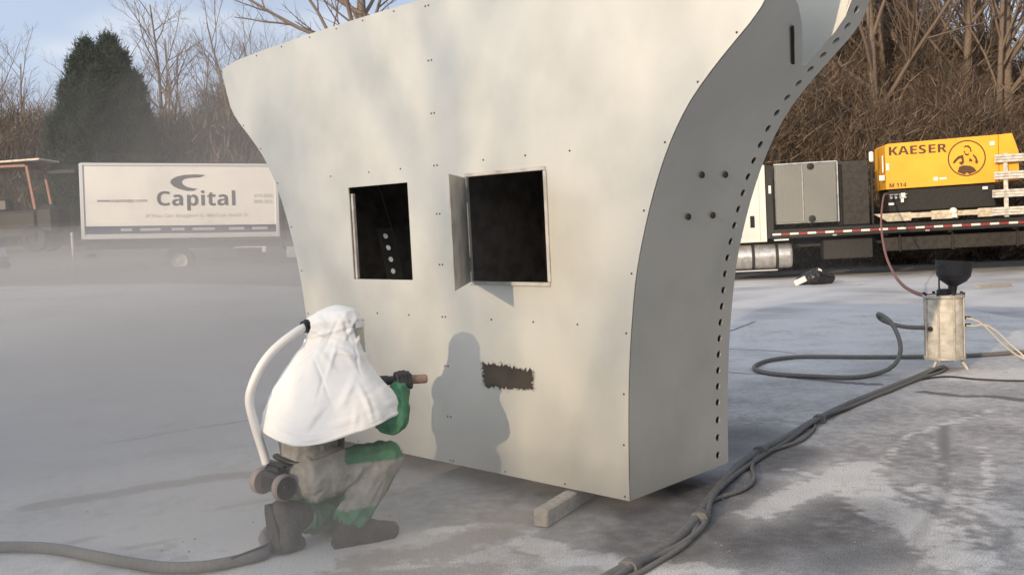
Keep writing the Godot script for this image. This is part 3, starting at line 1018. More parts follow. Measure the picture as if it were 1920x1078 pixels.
			for q in creases:
				var o: Vector3 = p - q[0]
				if o.length_squared() > 0.05: continue
				var across: float = absf(o.dot(q[1])) / q[2]
				if across < 1.0: push += q[4] * (1.0 - across) * exp(-o.length_squared() / (q[3] * q[3])) * live
			p += d * push
			p.y += 0.05 * low * low * maxf(-d.x - 0.35, 0.0)
			# knob at the back where the breathing tube enters
			var kb := p.distance_to(Vector3(-1.009, 1.080, -4.891))
			p += Vector3(-0.75, 0.1, 0.45).normalized() * 0.03 * smoothstep(0.085, 0.02, kb)
			# neck gathers
			p -= d * 0.012 * exp(-pow((cc.y - 1.015) / 0.02, 2.0)) * 0.4 * (0.6 + 0.4 * sin(a * 9.0))
			pts.append(p)
	var fdir := Vector3(0.96, 0, -0.28)
	for q in pts: hood.v.append(q - base)
	for j in rows:
		for i in seg:
			var i2 := (i + 1) % seg
			var q := j * seg + i
			var q2 := j * seg + i2
			hood.ix.append_array([q, q + seg, q2, q2, q + seg, q2 + seg])
	hood.soften()
	var hd := obj("hood", hood, M.hood_fabric, w)
	tag(hd, "white blasting hood with long crumpled cape")
	# visor: a curved film in front of the face, under a white brow band
	visor = Geo.new()
	var band := Geo.new()
	for part in [[visor, 1.070, 0.91, 0.137, 0.140], [band, 1.094, 1.063, 0.141, 0.141]]:
		var vg: Geo = part[0]
		var nu := 20
		for j in 9:
			for i in nu + 1:
				var a := atan2(fdir.z, fdir.x) + lerpf(-0.95, 0.95, float(i) / nu)
				var f := j / 8.0
				vg.v.append(Vector3(-0.893, lerpf(part[1], part[2], f), -4.948) + Vector3(cos(a), 0, sin(a)) * lerpf(part[3], part[4], f) - base)
		for j in 8:
			for i in nu:
				var q := j * (nu + 1) + i
				vg.ix.append_array([q, q + nu + 1, q + 1, q + 1, q + nu + 1, q + nu + 2])
		vg.soften()
	obj("visor", visor, M.visor_film, w)
	obj("brow_band", band, M.hood_fabric, w)
	# boots
	for b in [
		[[Vector3(-0.885, 0.045, -4.785), Vector3(-0.77, 0.05, -4.84), 0.052, 0.05], [Vector3(-0.77, 0.05, -4.84), Vector3(-0.665, 0.035, -4.895), 0.052, 0.042], [Vector3(-0.868, 0.06, -4.79), Vector3(-0.85, 0.165, -4.812), 0.058, 0.066], [Vector3(-0.80, 0.085, -4.828), Vector3(-0.86, 0.12, -4.80), 0.045, 0.05]],
		[[Vector3(-1.178, 0.19, -4.742), Vector3(-1.150, 0.055, -4.712), 0.050, 0.055], [Vector3(-1.15, 0.05, -4.712), Vector3(-1.10, 0.03, -4.76), 0.052, 0.035], [Vector3(-1.17, 0.185, -4.75), Vector3(-1.095, 0.15, -4.815), 0.06, 0.072], [Vector3(-1.13, 0.11, -4.74), Vector3(-1.14, 0.16, -4.77), 0.05, 0.055]],
	]:
		g = blend(b, 0.008, 0.03)
		g.soften()
		for i in g.v.size():
			var p := g.v[i]
			g.v[i] = p + g.n[i] * fold.get_noise_3dv(p * 2.2) * 0.005
			g.v[i].y = maxf(g.v[i].y, 0.006)
			g.v[i] -= base
		g.soften()
		var bt := obj("boot", g, M.boot_leather, w)
		var sole := Geo.new()
		if b[0][0].x > -1.0:
			var dd := Vector3(0.22, 0, -0.11).normalized()
			sole.prism(PackedVector2Array([Vector2(-0.055, -0.04), Vector2(-0.06, 0.04), Vector2(0.06, 0.045), Vector2(0.14, 0.055), Vector2(0.25, 0.045), Vector2(0.28, 0.0), Vector2(0.25, -0.045), Vector2(0.14, -0.052), Vector2(0.05, -0.042)]), 0.0, 0.022, Transform3D(Basis(dd, dd.cross(Vector3.UP), Vector3.UP), Vector3(-0.885, 0.0, -4.785) - base))
		else:
			var up := Vector3(-0.03, 0.15, -0.03).normalized()
			var back := Vector3(-0.72, 0.05, 0.69).normalized()
			sole.prism(PackedVector2Array([Vector2(-0.045, 0.0), Vector2(-0.048, 0.11), Vector2(-0.036, 0.20), Vector2(-0.02, 0.235), Vector2(0.02, 0.235), Vector2(0.036, 0.20), Vector2(0.048, 0.11), Vector2(0.045, 0.0)]), 0.0, 0.02, Transform3D(Basis(up.cross(back).normalized(), up, back), Vector3(-1.178, 0.012, -4.688) - base))
		obj("sole", sole, M.rubber, bt)
	# gloved right hand closed round the nozzle, the left behind it under the cape
	var ax := Vector3(0.90, -0.06, -0.43).normalized()
	var rt := Vector3(0.43, 0.0, 0.90)
	for hand in [[Vector3(-0.585, 0.774, -5.011), Vector3(-0.598, 0.711, -4.967), 1.0], [Vector3(-0.818, 0.789, -4.909), Vector3(-0.869, 0.748, -4.970), -1.0]]:
		var c: Vector3 = hand[0]
		var side: Vector3 = rt * hand[2]
		var up := Vector3.UP
		var hb := [[hand[1], c + side * 0.034 - up * 0.026 - ax * 0.01, 0.034, 0.026], [c + side * 0.036 - up * 0.02 - ax * 0.03, c + side * 0.036 - up * 0.02 + ax * 0.03, 0.017, 0.017]]
		var fl := [0.9, 1.05, 1.0, 0.85]
		for i in 4:
			var o: Vector3 = c + ax * (0.034 - 0.0215 * i)
			var L: float = fl[i]
			hb.append([o + side * 0.038 - up * 0.012, o + side * 0.03 + up * 0.026 * L, 0.0105, 0.0100])
			hb.append([o + side * 0.03 + up * 0.026 * L, o - side * 0.004 + up * 0.037 * L, 0.0100, 0.0095])
			hb.append([o - side * 0.004 + up * 0.037 * L, o - side * 0.033 + up * 0.012, 0.0095, 0.0085])
		hb.append([c + side * 0.03 - up * 0.03 + ax * 0.015, c - side * 0.002 - up * 0.037 + ax * 0.045, 0.013, 0.0115])
		hb.append([c - side * 0.002 - up * 0.037 + ax * 0.045, c - side * 0.026 - up * 0.02 + ax * 0.055, 0.0115, 0.009])
		g = blend(hb, 0.0045, 0.010)
		for i in g.v.size(): g.v[i] -= base
		g.soften()
		obj("glove", g, M.glove_rubber, w)
	# belt, air filter pack, breathing tube
	g = Geo.new()
	var ring: Array = []
	for i in 25:
		var a := TAU * i / 24
		ring.append(Vector3(-1.068 + cos(a) * 0.166, 0.425 + 0.01 * sin(a * 3.0), -4.945 + sin(a) * 0.160) - base)
	g.tube(curve(ring, 0.02), PackedFloat32Array([0.014]), 6, false)
	obj("belt", g, M.black_plastic, w)
	var pk := Node3D.new()
	pk.name = "air_filter_pack"
	w.add_child(pk)
	pk.position = Vector3(-1.205, 0.335, -4.785) - base
	pk.rotation = Vector3(0.0, deg_to_rad(-42.0), deg_to_rad(-3.0))
	g = Geo.new()
	g.box(Vector3(0, 0.0, 0.0), Vector3(0.15, 0.10, 0.085), 0.02)
	g.box(Vector3(0, 0.062, 0.0), Vector3(0.11, 0.035, 0.06), 0.012)
	g.box(Vector3(0, 0.088, 0.0), Vector3(0.17, 0.016, 0.04), 0.006)
	obj("filter_body", g, M.black_plastic, pk)
	for sd in [-1.0, 1.0]:
		var xf := Transform3D(Basis(Vector3.BACK, -PI / 2 * sd) , Vector3(0.072 * sd, -0.012, 0.012))
		g = Geo.new()
		g.lathe(PackedVector2Array([Vector2(0.0, 0.0), Vector2(0.062, 0.0), Vector2(0.066, 0.008), Vector2(0.066, 0.034), Vector2(0.058, 0.040)]), 28, xf)
		var cart := obj("filter_cartridge", g, M.filter_ring, pk)
		g = Geo.new()
		g.lathe(PackedVector2Array([Vector2(0.058, 0.040), Vector2(0.050, 0.038), Vector2(0.022, 0.038), Vector2(0.020, 0.046), Vector2(0.011, 0.048), Vector2(0.009, 0.042), Vector2(0.0, 0.042)]), 28, xf)
		obj("filter_cap", g, M.black_plastic, cart)
	g = Geo.new()
	var tp := curve([Vector3(-1.015, 1.083, -4.875), Vector3(-1.060, 1.066, -4.831), Vector3(-1.159, 0.995, -4.781), Vector3(-1.227, 0.916, -4.751), Vector3(-1.277, 0.817, -4.732), Vector3(-1.296, 0.737, -4.738), Vector3(-1.283, 0.624, -4.757), Vector3(-1.263, 0.512, -4.782), Vector3(-1.245, 0.425, -4.789)], 0.006)
	var rr := PackedFloat32Array()
	for i in tp.size():
		tp[i] -= base
		rr.append(0.0205 + 0.0022 * (1.0 if i % 3 == 0 else 0.0))
	g.tube(tp, rr, 14)
	tag(obj("breathing_tube", g, M.breathing_hose, w), "pale ribbed breathing tube from hood to belt")
	g = Geo.new()
	var td := Vector3(-0.75, -0.12, 0.62).normalized()
	for r in [[0.0, 0.031, 0.016], [0.017, 0.035, 0.012], [0.031, 0.030, 0.014]]:
		g.tube(PackedVector3Array([Vector3(-1.007, 1.086, -4.882) + td * r[0] - base, Vector3(-1.007, 1.086, -4.882) + td * (r[0] + r[2]) - base]), PackedFloat32Array([r[1]]), 18)
	obj("tube_collar", g, M.black_plastic, w)

# ---------------------------------------------------------------- nozzle, hoses, pot
func flat(pts: Array, y: float) -> Array:
	return pts.map(func(p): return Vector3(p.x, y, p.y))

func blasting_gear() -> void:
	var ax := Vector3(0.90, -0.06, -0.43).normalized()
	var nz := thing("blast_nozzle", "tan tipped dark blast nozzle gripped in the worker's gloved hand", "nozzle", Vector3(-0.585, 0.774, -5.011))
	var turn := Basis(ax.cross(Vector3.UP).normalized(), ax, ax.cross(ax.cross(Vector3.UP)).normalized() * -1.0)
	if turn.determinant() < 0.0: turn.x = -turn.x
	var xf := Transform3D(turn, Vector3.ZERO)
	var g := Geo.new()
	g.lathe(PackedVector2Array([Vector2(0.022, 0.03), Vector2(0.0235, 0.05), Vector2(0.0235, 0.125), Vector2(0.021, 0.134), Vector2(0.010, 0.134), Vector2(0.008, 0.09)]), 18, xf)
	obj("barrel", g, M.nozzle_tan, nz)
	g = Geo.new()
	g.lathe(PackedVector2Array([Vector2(0.012, -0.19), Vector2(0.020, -0.16), Vector2(0.026, -0.12), Vector2(0.026, -0.08), Vector2(0.0225, -0.07), Vector2(0.0225, 0.032)]), 18, xf)
	obj("holder", g, M.rubber, nz)
	var lh := hose("blast_hose", flat([Vector2(-3.4, -5.0), Vector2(-2.9, -4.95), Vector2(-2.65, -4.92), Vector2(-2.47, -4.89), Vector2(-2.31, -4.83), Vector2(-2.07, -4.69), Vector2(-1.80, -4.54), Vector2(-1.63, -4.47), Vector2(-1.46, -4.47), Vector2(-1.33, -4.54), Vector2(-1.24, -4.61)], 0.03) + [Vector3(-1.25, 0.035, -4.72), Vector3(-1.30, 0.04, -4.90), Vector3(-1.22, 0.06, -5.16), Vector3(-1.0, 0.25, -5.22), Vector3(-0.92, 0.58, -5.06), Vector3(-0.89, 0.753, -4.96), Vector3(-0.787, 0.787, -4.914), Vector3(-0.747, 0.784, -4.934)], 0.027, M.dusty_hose, 12)
	tag(lh, "thick dusty grey blast hose lying across the left foreground to the worker's boot", "hose")
	hose("signal_cord", [Vector3(-1.20, 0.12, -4.70), Vector3(-1.215, 0.07, -4.66), Vector3(-1.26, 0.064, -4.59), Vector3(-1.36, 0.05, -4.50)], 0.006, M.rubber, 6, lh)
	# the bundle that snakes from the foreground to the pot
	var line := [Vector2(0.2, -3.9), Vector2(0.38, -4.14), Vector2(0.54, -4.33), Vector2(0.69, -4.52), Vector2(0.85, -4.83), Vector2(1.00, -5.20), Vector2(1.24, -5.74), Vector2(1.52, -6.24), Vector2(1.79, -6.59), Vector2(2.18, -7.16), Vector2(2.61, -7.72), Vector2(3.06, -8.24), Vector2(3.55, -8.79), Vector2(3.92, -9.22), Vector2(4.10, -9.38)]
	tag(hose("bundle_hose", flat(line, 0.026), 0.024, M.grey_hose, 12), "thickest grey hose of the taped bundle running from the foreground to the blast pot", "hose", "hoses of the taped bundle")
	var l2 := []
	for i in line.size():
		l2.append(Vector3(line[i].x + 0.036 + 0.014 * sin(i * 2.1), 0.02 + (0.022 if i % 4 == 1 else 0.0), line[i].y + 0.012 + 0.02 * cos(i * 1.7)))
	tag(hose("bundle_hose", l2, 0.015, M.dusty_hose, 10), "middle sized dusty hose twisted alongside the thick hose of the bundle", "hose", "hoses of the taped bundle")
	tag(hose("bundle_hose", flat([Vector2(0.17, -3.95), Vector2(0.44, -4.12), Vector2(0.62, -4.33), Vector2(0.77, -4.55), Vector2(0.86, -4.80), Vector2(0.93, -5.08), Vector2(1.06, -5.26), Vector2(1.24, -5.42), Vector2(1.35, -5.63), Vector2(1.41, -5.92), Vector2(1.52, -6.20), Vector2(1.70, -6.38), Vector2(1.92, -6.60), Vector2(2.11, -6.95), Vector2(2.20, -7.18), Vector2(2.65, -7.72), Vector2(3.10, -8.22), Vector2(3.58, -8.77), Vector2(3.98, -9.18), Vector2(4.12, -9.36)], 0.016), 0.0125, M.grey_hose, 8), "thin grey hose bowing out in loops from the taped bundle", "hose", "hoses of the taped bundle")
	for t in [[Vector2(0.88, -4.88), 0], [Vector2(1.53, -6.25), 1], [Vector2(0.44, -4.21), 2], [Vector2(2.2, -7.18), 3]]:
		g = Geo.new()
		var d := Vector3(0.5, 0, -0.86)
		var c := Vector3(t[0].x + 0.018, 0.028, t[0].y)
		g.tube(PackedVector3Array([c - d * 0.03, c + d * 0.03]), PackedFloat32Array([0.046]), 12)
		for i in g.v.size(): g.v[i].y = clampf(g.v[i].y, 0.004, 0.064)
		tag(obj("tape_wrap", g, M.dusty_hose), ["grey tape wrap on the hose bundle nearest the housing corner", "grey tape wrap where the thin hose rejoins the bundle mid way", "grey tape wrap on the hose bundle nearest the camera", "grey tape wrap on the hose bundle farthest toward the pot"][t[1]], "tape wrap", "tape wraps on the hose bundle")
	# big loose loop by the pot
	var lp := [Vector3(3.99, 0.40, -9.50), Vector3(3.84, 0.405, -9.60), Vector3(3.74, 0.43, -9.75), Vector3(3.68, 0.47, -9.85), Vector3(3.64, 0.52, -9.80), Vector3(3.62, 0.53, -9.66), Vector3(3.65, 0.47, -9.50), Vector3(3.66, 0.35, -9.35), Vector3(3.64, 0.22, -9.25), Vector3(3.56, 0.10, -9.2), Vector3(3.44, 0.026, -9.24)]
	lp.append_array(flat([Vector2(3.12, -9.05), Vector2(2.69, -9.29), Vector2(2.45, -9.54), Vector2(2.42, -9.94), Vector2(2.68, -10.39), Vector2(3.07, -10.57), Vector2(3.58, -10.38), Vector2(4.02, -10.22), Vector2(4.6, -10.1), Vector2(5.4, -10.2)], 0.024))
	tag(hose("loop_hose", lp, 0.021, M.grey_hose, 12), "grey hose in a big open loop on the ground left of the blast pot", "hose")
	tag(hose("air_hose", [Vector3(9.32, 2.02, -24.2), Vector3(8.98, 1.98, -23.6), Vector3(8.31, 1.61, -22.0), Vector3(7.73, 1.22, -20.5), Vector3(6.85, 0.81, -18.0), Vector3(6.01, 0.61, -15.5), Vector3(5.15, 0.59, -13.0), Vector3(4.48, 0.64, -11.0), Vector3(4.03, 0.70, -9.56)], 0.021, M.red_hose, 10), "faded red air hose slung from the yellow compressor to the pot", "hose")
	tag(hose("control_line", [Vector3(4.32, 0.49, -9.36), Vector3(4.40, 0.465, -9.30), Vector3(4.50, 0.37, -9.28), Vector3(4.62, 0.24, -9.28), Vector3(4.82, 0.09, -9.28), Vector3(5.1, 0.012, -9.2), Vector3(6.0, 0.012, -9.3)], 0.010, M.cream_cable, 8), "upper cream control line curling from the pot's side to the ground", "control line", "control lines of the pot")
	tag(hose("control_line", [Vector3(4.32, 0.42, -9.36), Vector3(4.38, 0.418, -9.31), Vector3(4.45, 0.43, -9.29), Vector3(4.55, 0.37, -9.25), Vector3(4.72, 0.19, -9.22), Vector3(4.95, 0.012, -9.1), Vector3(5.7, 0.012, -9.0)], 0.009, M.cream_cable, 8), "lower cream control line leaving the pot just under the first", "control line", "control lines of the pot")
	tag(hose("ground_cord", flat([Vector2(3.6, -8.82), Vector2(3.93, -8.94), Vector2(4.10, -8.73), Vector2(4.42, -8.53), Vector2(5.0, -8.4)], 0.010), 0.009, M.rubber, 6), "thin dark cord lying on the ground in front of the pot", "cord")
	# the pot
	var p := thing("blast_pot", "small cream cylindrical blast pot on legs with dark funnel on top", "blast pot", Vector3(4.145, 0, -9.45), 0.3)
	g = Geo.new()
	g.lathe(PackedVector2Array([Vector2(0.0, 0.075), Vector2(0.10, 0.08), Vector2(0.165, 0.11), Vector2(0.172, 0.13), Vector2(0.172, 0.70), Vector2(0.15, 0.715), Vector2(0.0, 0.72)]), 36)
	obj("vessel", g, M.pot_steel, p)
	for y in [0.115, 0.705]:
		g = Geo.new()
		g.lathe(PackedVector2Array([Vector2(0.15, y - 0.014), Vector2(0.186, y - 0.014), Vector2(0.19, y - 0.01), Vector2(0.19, y + 0.012), Vector2(0.186, y + 0.016), Vector2(0.15, y + 0.016)]), 36)
		obj("flange_ring", g, M.pot_rim, p)
	for i in 8:
		var a := TAU * i / 8 + 0.2
		g = Geo.new()
		g.tube(PackedVector3Array([Vector3(cos(a) * 0.181, 0.09, sin(a) * 0.181), Vector3(cos(a) * 0.181, 0.735, sin(a) * 0.181)]), PackedFloat32Array([0.008]), 8)
		var rod := obj("tie_rod", g, M.pot_rim, p)
		g = Geo.new()
		g.lathe(PackedVector2Array([Vector2(0.015, 0.722), Vector2(0.015, 0.742), Vector2(0.0, 0.742)]), 6, Transform3D(Basis(), Vector3(cos(a) * 0.181, 0, sin(a) * 0.181)))
		obj("nut", g, M.black_plastic, rod)
	for i in 3:
		var a := TAU * i / 3 + 0.75
		g = Geo.new()
		g.tube(PackedVector3Array([Vector3(cos(a) * 0.13, 0.115, sin(a) * 0.13), Vector3(cos(a) * 0.20, 0.0, sin(a) * 0.20)]), PackedFloat32Array([0.016, 0.013]), 10)
		obj("leg", g, M.pot_steel, p)
	g = Geo.new()
	g.lathe(PackedVector2Array([Vector2(0.0, 0.718), Vector2(0.06, 0.718), Vector2(0.06, 0.765), Vector2(0.045, 0.775), Vector2(0.0, 0.775)]), 20, Transform3D(Basis(), Vector3(-0.02, 0, 0.02)))
	obj("valve", g, M.black_plastic, p)
	g = Geo.new()
	g.tube(PackedVector3Array([Vector3(-0.075, 0.72, 0.03), Vector3(-0.075, 1.0, 0.03)]), PackedFloat32Array([0.008]), 8)
	g.tube(PackedVector3Array([Vector3(-0.16, 0.985, 0.03), Vector3(-0.02, 1.0, 0.03)]), PackedFloat32Array([0.006]), 8)
	obj("handle", g, M.rubber, p)
	g = Geo.new()
	g.lathe(PackedVector2Array([Vector2(0.035, 0.715), Vector2(0.042, 0.80), Vector2(0.12, 0.85), Vector2(0.155, 0.90), Vector2(0.17, 1.04), Vector2(0.16, 1.04), Vector2(0.145, 0.91), Vector2(0.11, 0.865), Vector2(0.03, 0.82)]), 28, Transform3D(Basis(Vector3.BACK, -0.10), Vector3(0.03, 0.0, 0.0)))
	obj("funnel", g, M.rubber, p)
	for f in [[Vector3(-0.19, 0.40, 0.02), Vector3(-0.14, 0.40, 0.02), 0.024], [Vector3(0.16, 0.49, 0.10), Vector3(0.20, 0.49, 0.12), 0.016], [Vector3(0.16, 0.42, 0.10), Vector3(0.20, 0.42, 0.12), 0.016]]:
		g = Geo.new()
		g.tube(PackedVector3Array([f[0], f[1]]), PackedFloat32Array([f[2]]), 10)
		obj("fitting", g, M.rubber, p)

# ---------------------------------------------------------------- vehicles
func wheel(parent: Node, at: Vector3, r: float, wid: float, rim: Material) -> void:
	var xf := Transform3D(Basis(Vector3.RIGHT, PI / 2), at)
	var g := Geo.new()
	g.lathe(PackedVector2Array([Vector2(r * 0.55, wid * 0.5), Vector2(r * 0.9, wid * 0.5), Vector2(r, wid * 0.36), Vector2(r, -wid * 0.36), Vector2(r * 0.9, -wid * 0.5), Vector2(r * 0.55, -wid * 0.5), Vector2(r * 0.55, wid * 0.5)]), 28, xf)
	var k: int = parent.get_meta("count_wheel", 0)
	parent.set_meta("count_wheel", k + 1)
	var wn := Node3D.new()
	wn.name = "wheel" if k == 0 else "wheel_%03d" % k
	parent.add_child(wn)
	obj("tyre", g, M.tyre, wn)
	g = Geo.new()
	g.lathe(PackedVector2Array([Vector2(0.0, wid * 0.30), Vector2(r * 0.18, wid * 0.30), Vector2(r * 0.2, wid * 0.1), Vector2(r * 0.48, wid * 0.2), Vector2(r * 0.56, wid * 0.42), Vector2(r * 0.56, -wid * 0.42), Vector2(0.0, -wid * 0.42)]), 24, xf)
	obj("rim", g, rim, wn)

func flatbed() -> void:
	var t := thing("flatbed_truck", "white cabbed flatbed truck with aluminium tread plate box parked before the woods", "truck", Vector3(9.385, 0, -24.5), deg_to_rad(-10.0))
	t.rotation.z = 0.008
	var g := Geo.new()
	var B := func(called: String, at: Vector3, size: Vector3, m: Material, bev := 0.012, parent: Node = t) -> MeshInstance3D:
		var b := Geo.new()
		b.box(at, size, bev)
		return obj(called, b, m, parent)
	# cab: side outline, from the bumper back
	var ol := PackedVector2Array([Vector2(-2.90, 1.0), Vector2(-2.90, 2.93), Vector2(-3.3, 3.05), Vector2(-4.35, 2.98), Vector2(-4.75, 2.05), Vector2(-6.25, 1.85), Vector2(-6.45, 1.55), Vector2(-6.45, 0.75), Vector2(-6.25, 0.75), Vector2(-6.15, 1.05), Vector2(-5.85, 1.22), Vector2(-5.5, 1.22), Vector2(-5.2, 1.05), Vector2(-5.1, 0.72), Vector2(-4.9, 0.72), Vector2(-4.6, 1.0)])
	g.prism(ol, -2.3, -0.02)
	var cab := obj("cab", g, M.white_paint, t)
	g = Geo.new()
	g.prism(PackedVector2Array([Vector2(-3.35, 1.95), Vector2(-3.35, 2.72), Vector2(-4.22, 2.70), Vector2(-4.5, 2.05)]), -0.025, -0.012)
	obj("window", g, M.glass_dark, cab)
	B.call("door_handle", Vector3(-3.245, 1.52, -0.012), Vector3(0.11, 0.30, 0.022), M.glass_dark, 0.01, cab)
	B.call("door_gap", Vector3(-3.06, 1.85, -0.018), Vector3(0.012, 1.6, 0.006), M.sign_faint, 0.001, cab)
	B.call("dark_gap_block", Vector3(-2.80, 2.0, -0.25), Vector3(0.16, 1.85, 0.5), M.chassis_black, 0.01, t)  # black block put in for the darkness of the gap behind the cab
	B.call("side_marker", Vector3(-2.79, 2.31, 0.008), Vector3(0.06, 0.20, 0.012), M.sticker_white, 0.002, t)
	for k in 3:
		B.call("lettering", Vector3(-3.68 + 0.03 * k, 1.42 - 0.13 * k, -0.017), Vector3(0.34 - 0.05 * k, 0.035, 0.004), M.sign_faint, 0.0005, cab)
	# tread plate box: two doors, each with paddle latches
	B.call("toolbox", Vector3(-1.91, 2.165, -0.62), Vector3(1.50, 1.49, 1.2), M.aluminium, 0.015, t)
	var tb: Node = t.get_node("toolbox")
	for d in [[-2.315, 0.665], [-1.575, 0.78]]:
		B.call("door", Vector3(d[0], 2.17, -0.008), Vector3(d[1], 1.44, 0.03), M.tread_plate, 0.006, tb)
	for y in [2.83, 1.52]:
		g = Geo.new()
		g.lathe(PackedVector2Array([Vector2(0.0, 0.03), Vector2(0.03, 0.03), Vector2(0.045, 0.018), Vector2(0.085, 0.012), Vector2(0.09, 0.0)]), 20, Transform3D(Basis(Vector3.RIGHT, PI / 2), Vector3(-1.78, y, 0.008)))
		g.box(Vector3(-1.76, y, 0.04), Vector3(0.10, 0.03, 0.015), 0.004)
		obj("latch", g, M.chassis_black, tb)
	for s in [[Vector3(-1.91, 2.925, 0.0), Vector3(1.54, 0.03, 0.05)], [Vector3(-1.14, 2.165, -0.002), Vector3(0.03, 1.5, 0.045)], [Vector3(-1.985, 2.165, 0.004), Vector3(0.02, 1.44, 0.03)]]:
		B.call("edge_trim", s[0], s[1], M.aluminium, 0.004, tb)
	B.call("side_panel", Vector3(-0.73, 2.12, -0.35), Vector3(0.78, 1.60, 0.06), M.dark_panel, 0.01, t)
	B.call("beacon_post", Vector3(-0.27, 2.35, -0.3), Vector3(0.05, 2.1, 0.05), M.chassis_black, 0.008, t)
	B.call("beacon", Vector3(-0.27, 2.99, -0.26), Vector3(0.11, 0.26, 0.07), M.sticker_white, 0.03, t)
	# deck, edge rail with conspicuity tape
	B.call("deck", Vector3(1.6, 1.235, -1.22), Vector3(8.8, 0.11, 2.4), M.chassis_black, 0.01, t)
	B.call("side_rail", Vector3(1.6, 1.14, -0.03), Vector3(8.8, 0.16, 0.06), M.chassis_black, 0.01, t)
	var x := -2.66
	var k2 := 0
	while x < 5.8:
		B.call("tape_red", Vector3(x + 0.22, 1.17, 0.003), Vector3(0.21, 0.05, 0.005), M.tape_red, 0.0005, t)
		B.call("tape_white", Vector3(x, 1.17, 0.003), Vector3(0.21, 0.05, 0.005), M.tape_white, 0.0005, t)
		x += 0.43
		k2 += 1
	B.call("marker_strip", Vector3(-2.55, 1.03, 0.004), Vector3(0.36, 0.035, 0.006), M.sticker_white, 0.0005, t)
	for xx in [-1.25, 0.95, 3.9]:
		B.call("side_lamp", Vector3(xx, 1.085, 0.004), Vector3(0.10, 0.035, 0.02), M.frame_steel, 0.004, t)
	for z in [-0.75, -1.65]:
		B.call("frame_rail", Vector3(1.0, 0.93, z), Vector3(10.5, 0.26, 0.09), M.chassis_black, 0.01, t)
	for xx in [0.0, 1.5, 3.0, 4.5]:
		B.call("cross_member", Vector3(xx, 1.08, -1.2), Vector3(0.10, 0.14, 2.2), M.chassis_black, 0.01, t)
	B.call("side_guard", Vector3(1.7, 0.78, -0.32), Vector3(3.5, 0.34, 0.03), M.dark_panel, 0.008, t)
	for xx in [0.35, 1.6, 3.1]:
		B.call("guard_post", Vector3(xx, 0.88, -0.28), Vector3(0.05, 0.6, 0.05), M.chassis_black, 0.006, t)
	B.call("tool_tray", Vector3(-0.9, 0.72, -0.5), Vector3(1.2, 0.5, 0.5), M.chassis_black, 0.02, t)
	# fuel tank with straps
	g = Geo.new()
	g.lathe(PackedVector2Array([Vector2(0.0, -3.95), Vector2(0.24, -3.95), Vector2(0.30, -3.93), Vector2(0.315, -3.88), Vector2(0.315, -2.34), Vector2(0.30, -2.29), Vector2(0.24, -2.27), Vector2(0.0, -2.27)]), 40, Transform3D(Basis(Vector3.BACK, -PI / 2), Vector3(0, 0.62, -0.33)))
	var tank := obj("fuel_tank", g, M.aluminium, t)
	for xx in [-3.25, -2.66]:
		g = Geo.new()
		g.lathe(PackedVector2Array([Vector2(0.31, xx - 0.04), Vector2(0.326, xx - 0.035), Vector2(0.326, xx + 0.035), Vector2(0.31, xx + 0.04)]), 40, Transform3D(Basis(Vector3.BACK, -PI / 2), Vector3(0, 0.62, -0.33)))
		obj("strap", g, M.chassis_black, tank)
	B.call("step", Vector3(-3.4, 0.27, -0.25), Vector3(1.5, 0.03, 0.3), M.bright_trim, 0.005, t)
	for w in [Vector3(-5.7, 0.5, -0.25), Vector3(-5.7, 0.5, -2.1), Vector3(4.6, 0.5, -0.45), Vector3(4.6, 0.5, -1.95)]:
		wheel(t, w, 0.5, 0.30, M.bright_trim)
	# compressor standing on the deck
	var c := thing("air_compressor", "bright yellow towable air compressor with black base standing on the flatbed", "compressor", Vector3(9.385, 0, -24.5), deg_to_rad(-10.0))
	c.rotation.z = 0.008
	g = Geo.new()
	g.prism(PackedVector2Array([Vector2(0.03, 2.15), Vector2(0.03, 3.22), Vector2(0.09, 3.27), Vector2(2.655, 3.325), Vector2(2.655, 2.18)]), -1.45, -0.10)
	var can := obj("canopy", g, M.yellow_paint, c)
	g = Geo.new()
	g.prism(PackedVector2Array([Vector2(2.675, 2.18), Vector2(2.675, 3.325), Vector2(2.98, 3.34), Vector2(3.12, 2.9), Vector2(3.12, 2.2)]), -1.45, -0.11)
	obj("rear_canopy", g, M.yellow_paint, c)
	B.call("base", Vector3(1.35, 1.86, -0.78), Vector3(2.5, 0.56, 1.2), M.chassis_black, 0.02, c)
	g = Geo.new()
	g.prism(PackedVector2Array([Vector2(-0.28, 1.55), Vector2(0.04, 1.35), Vector2(0.6, 1.35), Vector2(0.6, 1.41), Vector2(1.08, 1.41), Vector2(1.08, 1.35), Vector2(1.69, 1.35), Vector2(1.69, 1.41), Vector2(2.16, 1.41), Vector2(2.16, 1.35), Vector2(3.3, 1.35), Vector2(3.3, 1.56), Vector2(2.16, 1.56), Vector2(2.16, 1.535), Vector2(1.69, 1.535), Vector2(1.69, 1.56), Vector2(1.08, 1.56), Vector2(1.08, 1.535), Vector2(0.6, 1.535), Vector2(0.6, 1.555)]), -0.16, -0.10)
	obj("skid", g, M.cream_paint, c)
	g = Geo.new()
	for a in [0.6, 1.69]:
		g.box(Vector3(a + 0.235, 1.47, -0.13), Vector3(0.48, 0.125, 0.03), 0.002)
	obj("fork_pocket", g, M.chassis_black, c)
	# outlet valves and small labels
	for i in 4:
		g = Geo.new()
		g.tube(PackedVector3Array([Vector3(0.16 + 0.11 * i, 1.98, -0.25), Vector3(0.14 + 0.11 * i, 1.93, -0.06)]), PackedFloat32Array([0.03]), 8)
		g.box(Vector3(0.15 + 0.11 * i, 2.01, -0.1), Vector3(0.09, 0.02, 0.02), 0.004)
		obj("outlet_valve", g, M.bright_trim, c)
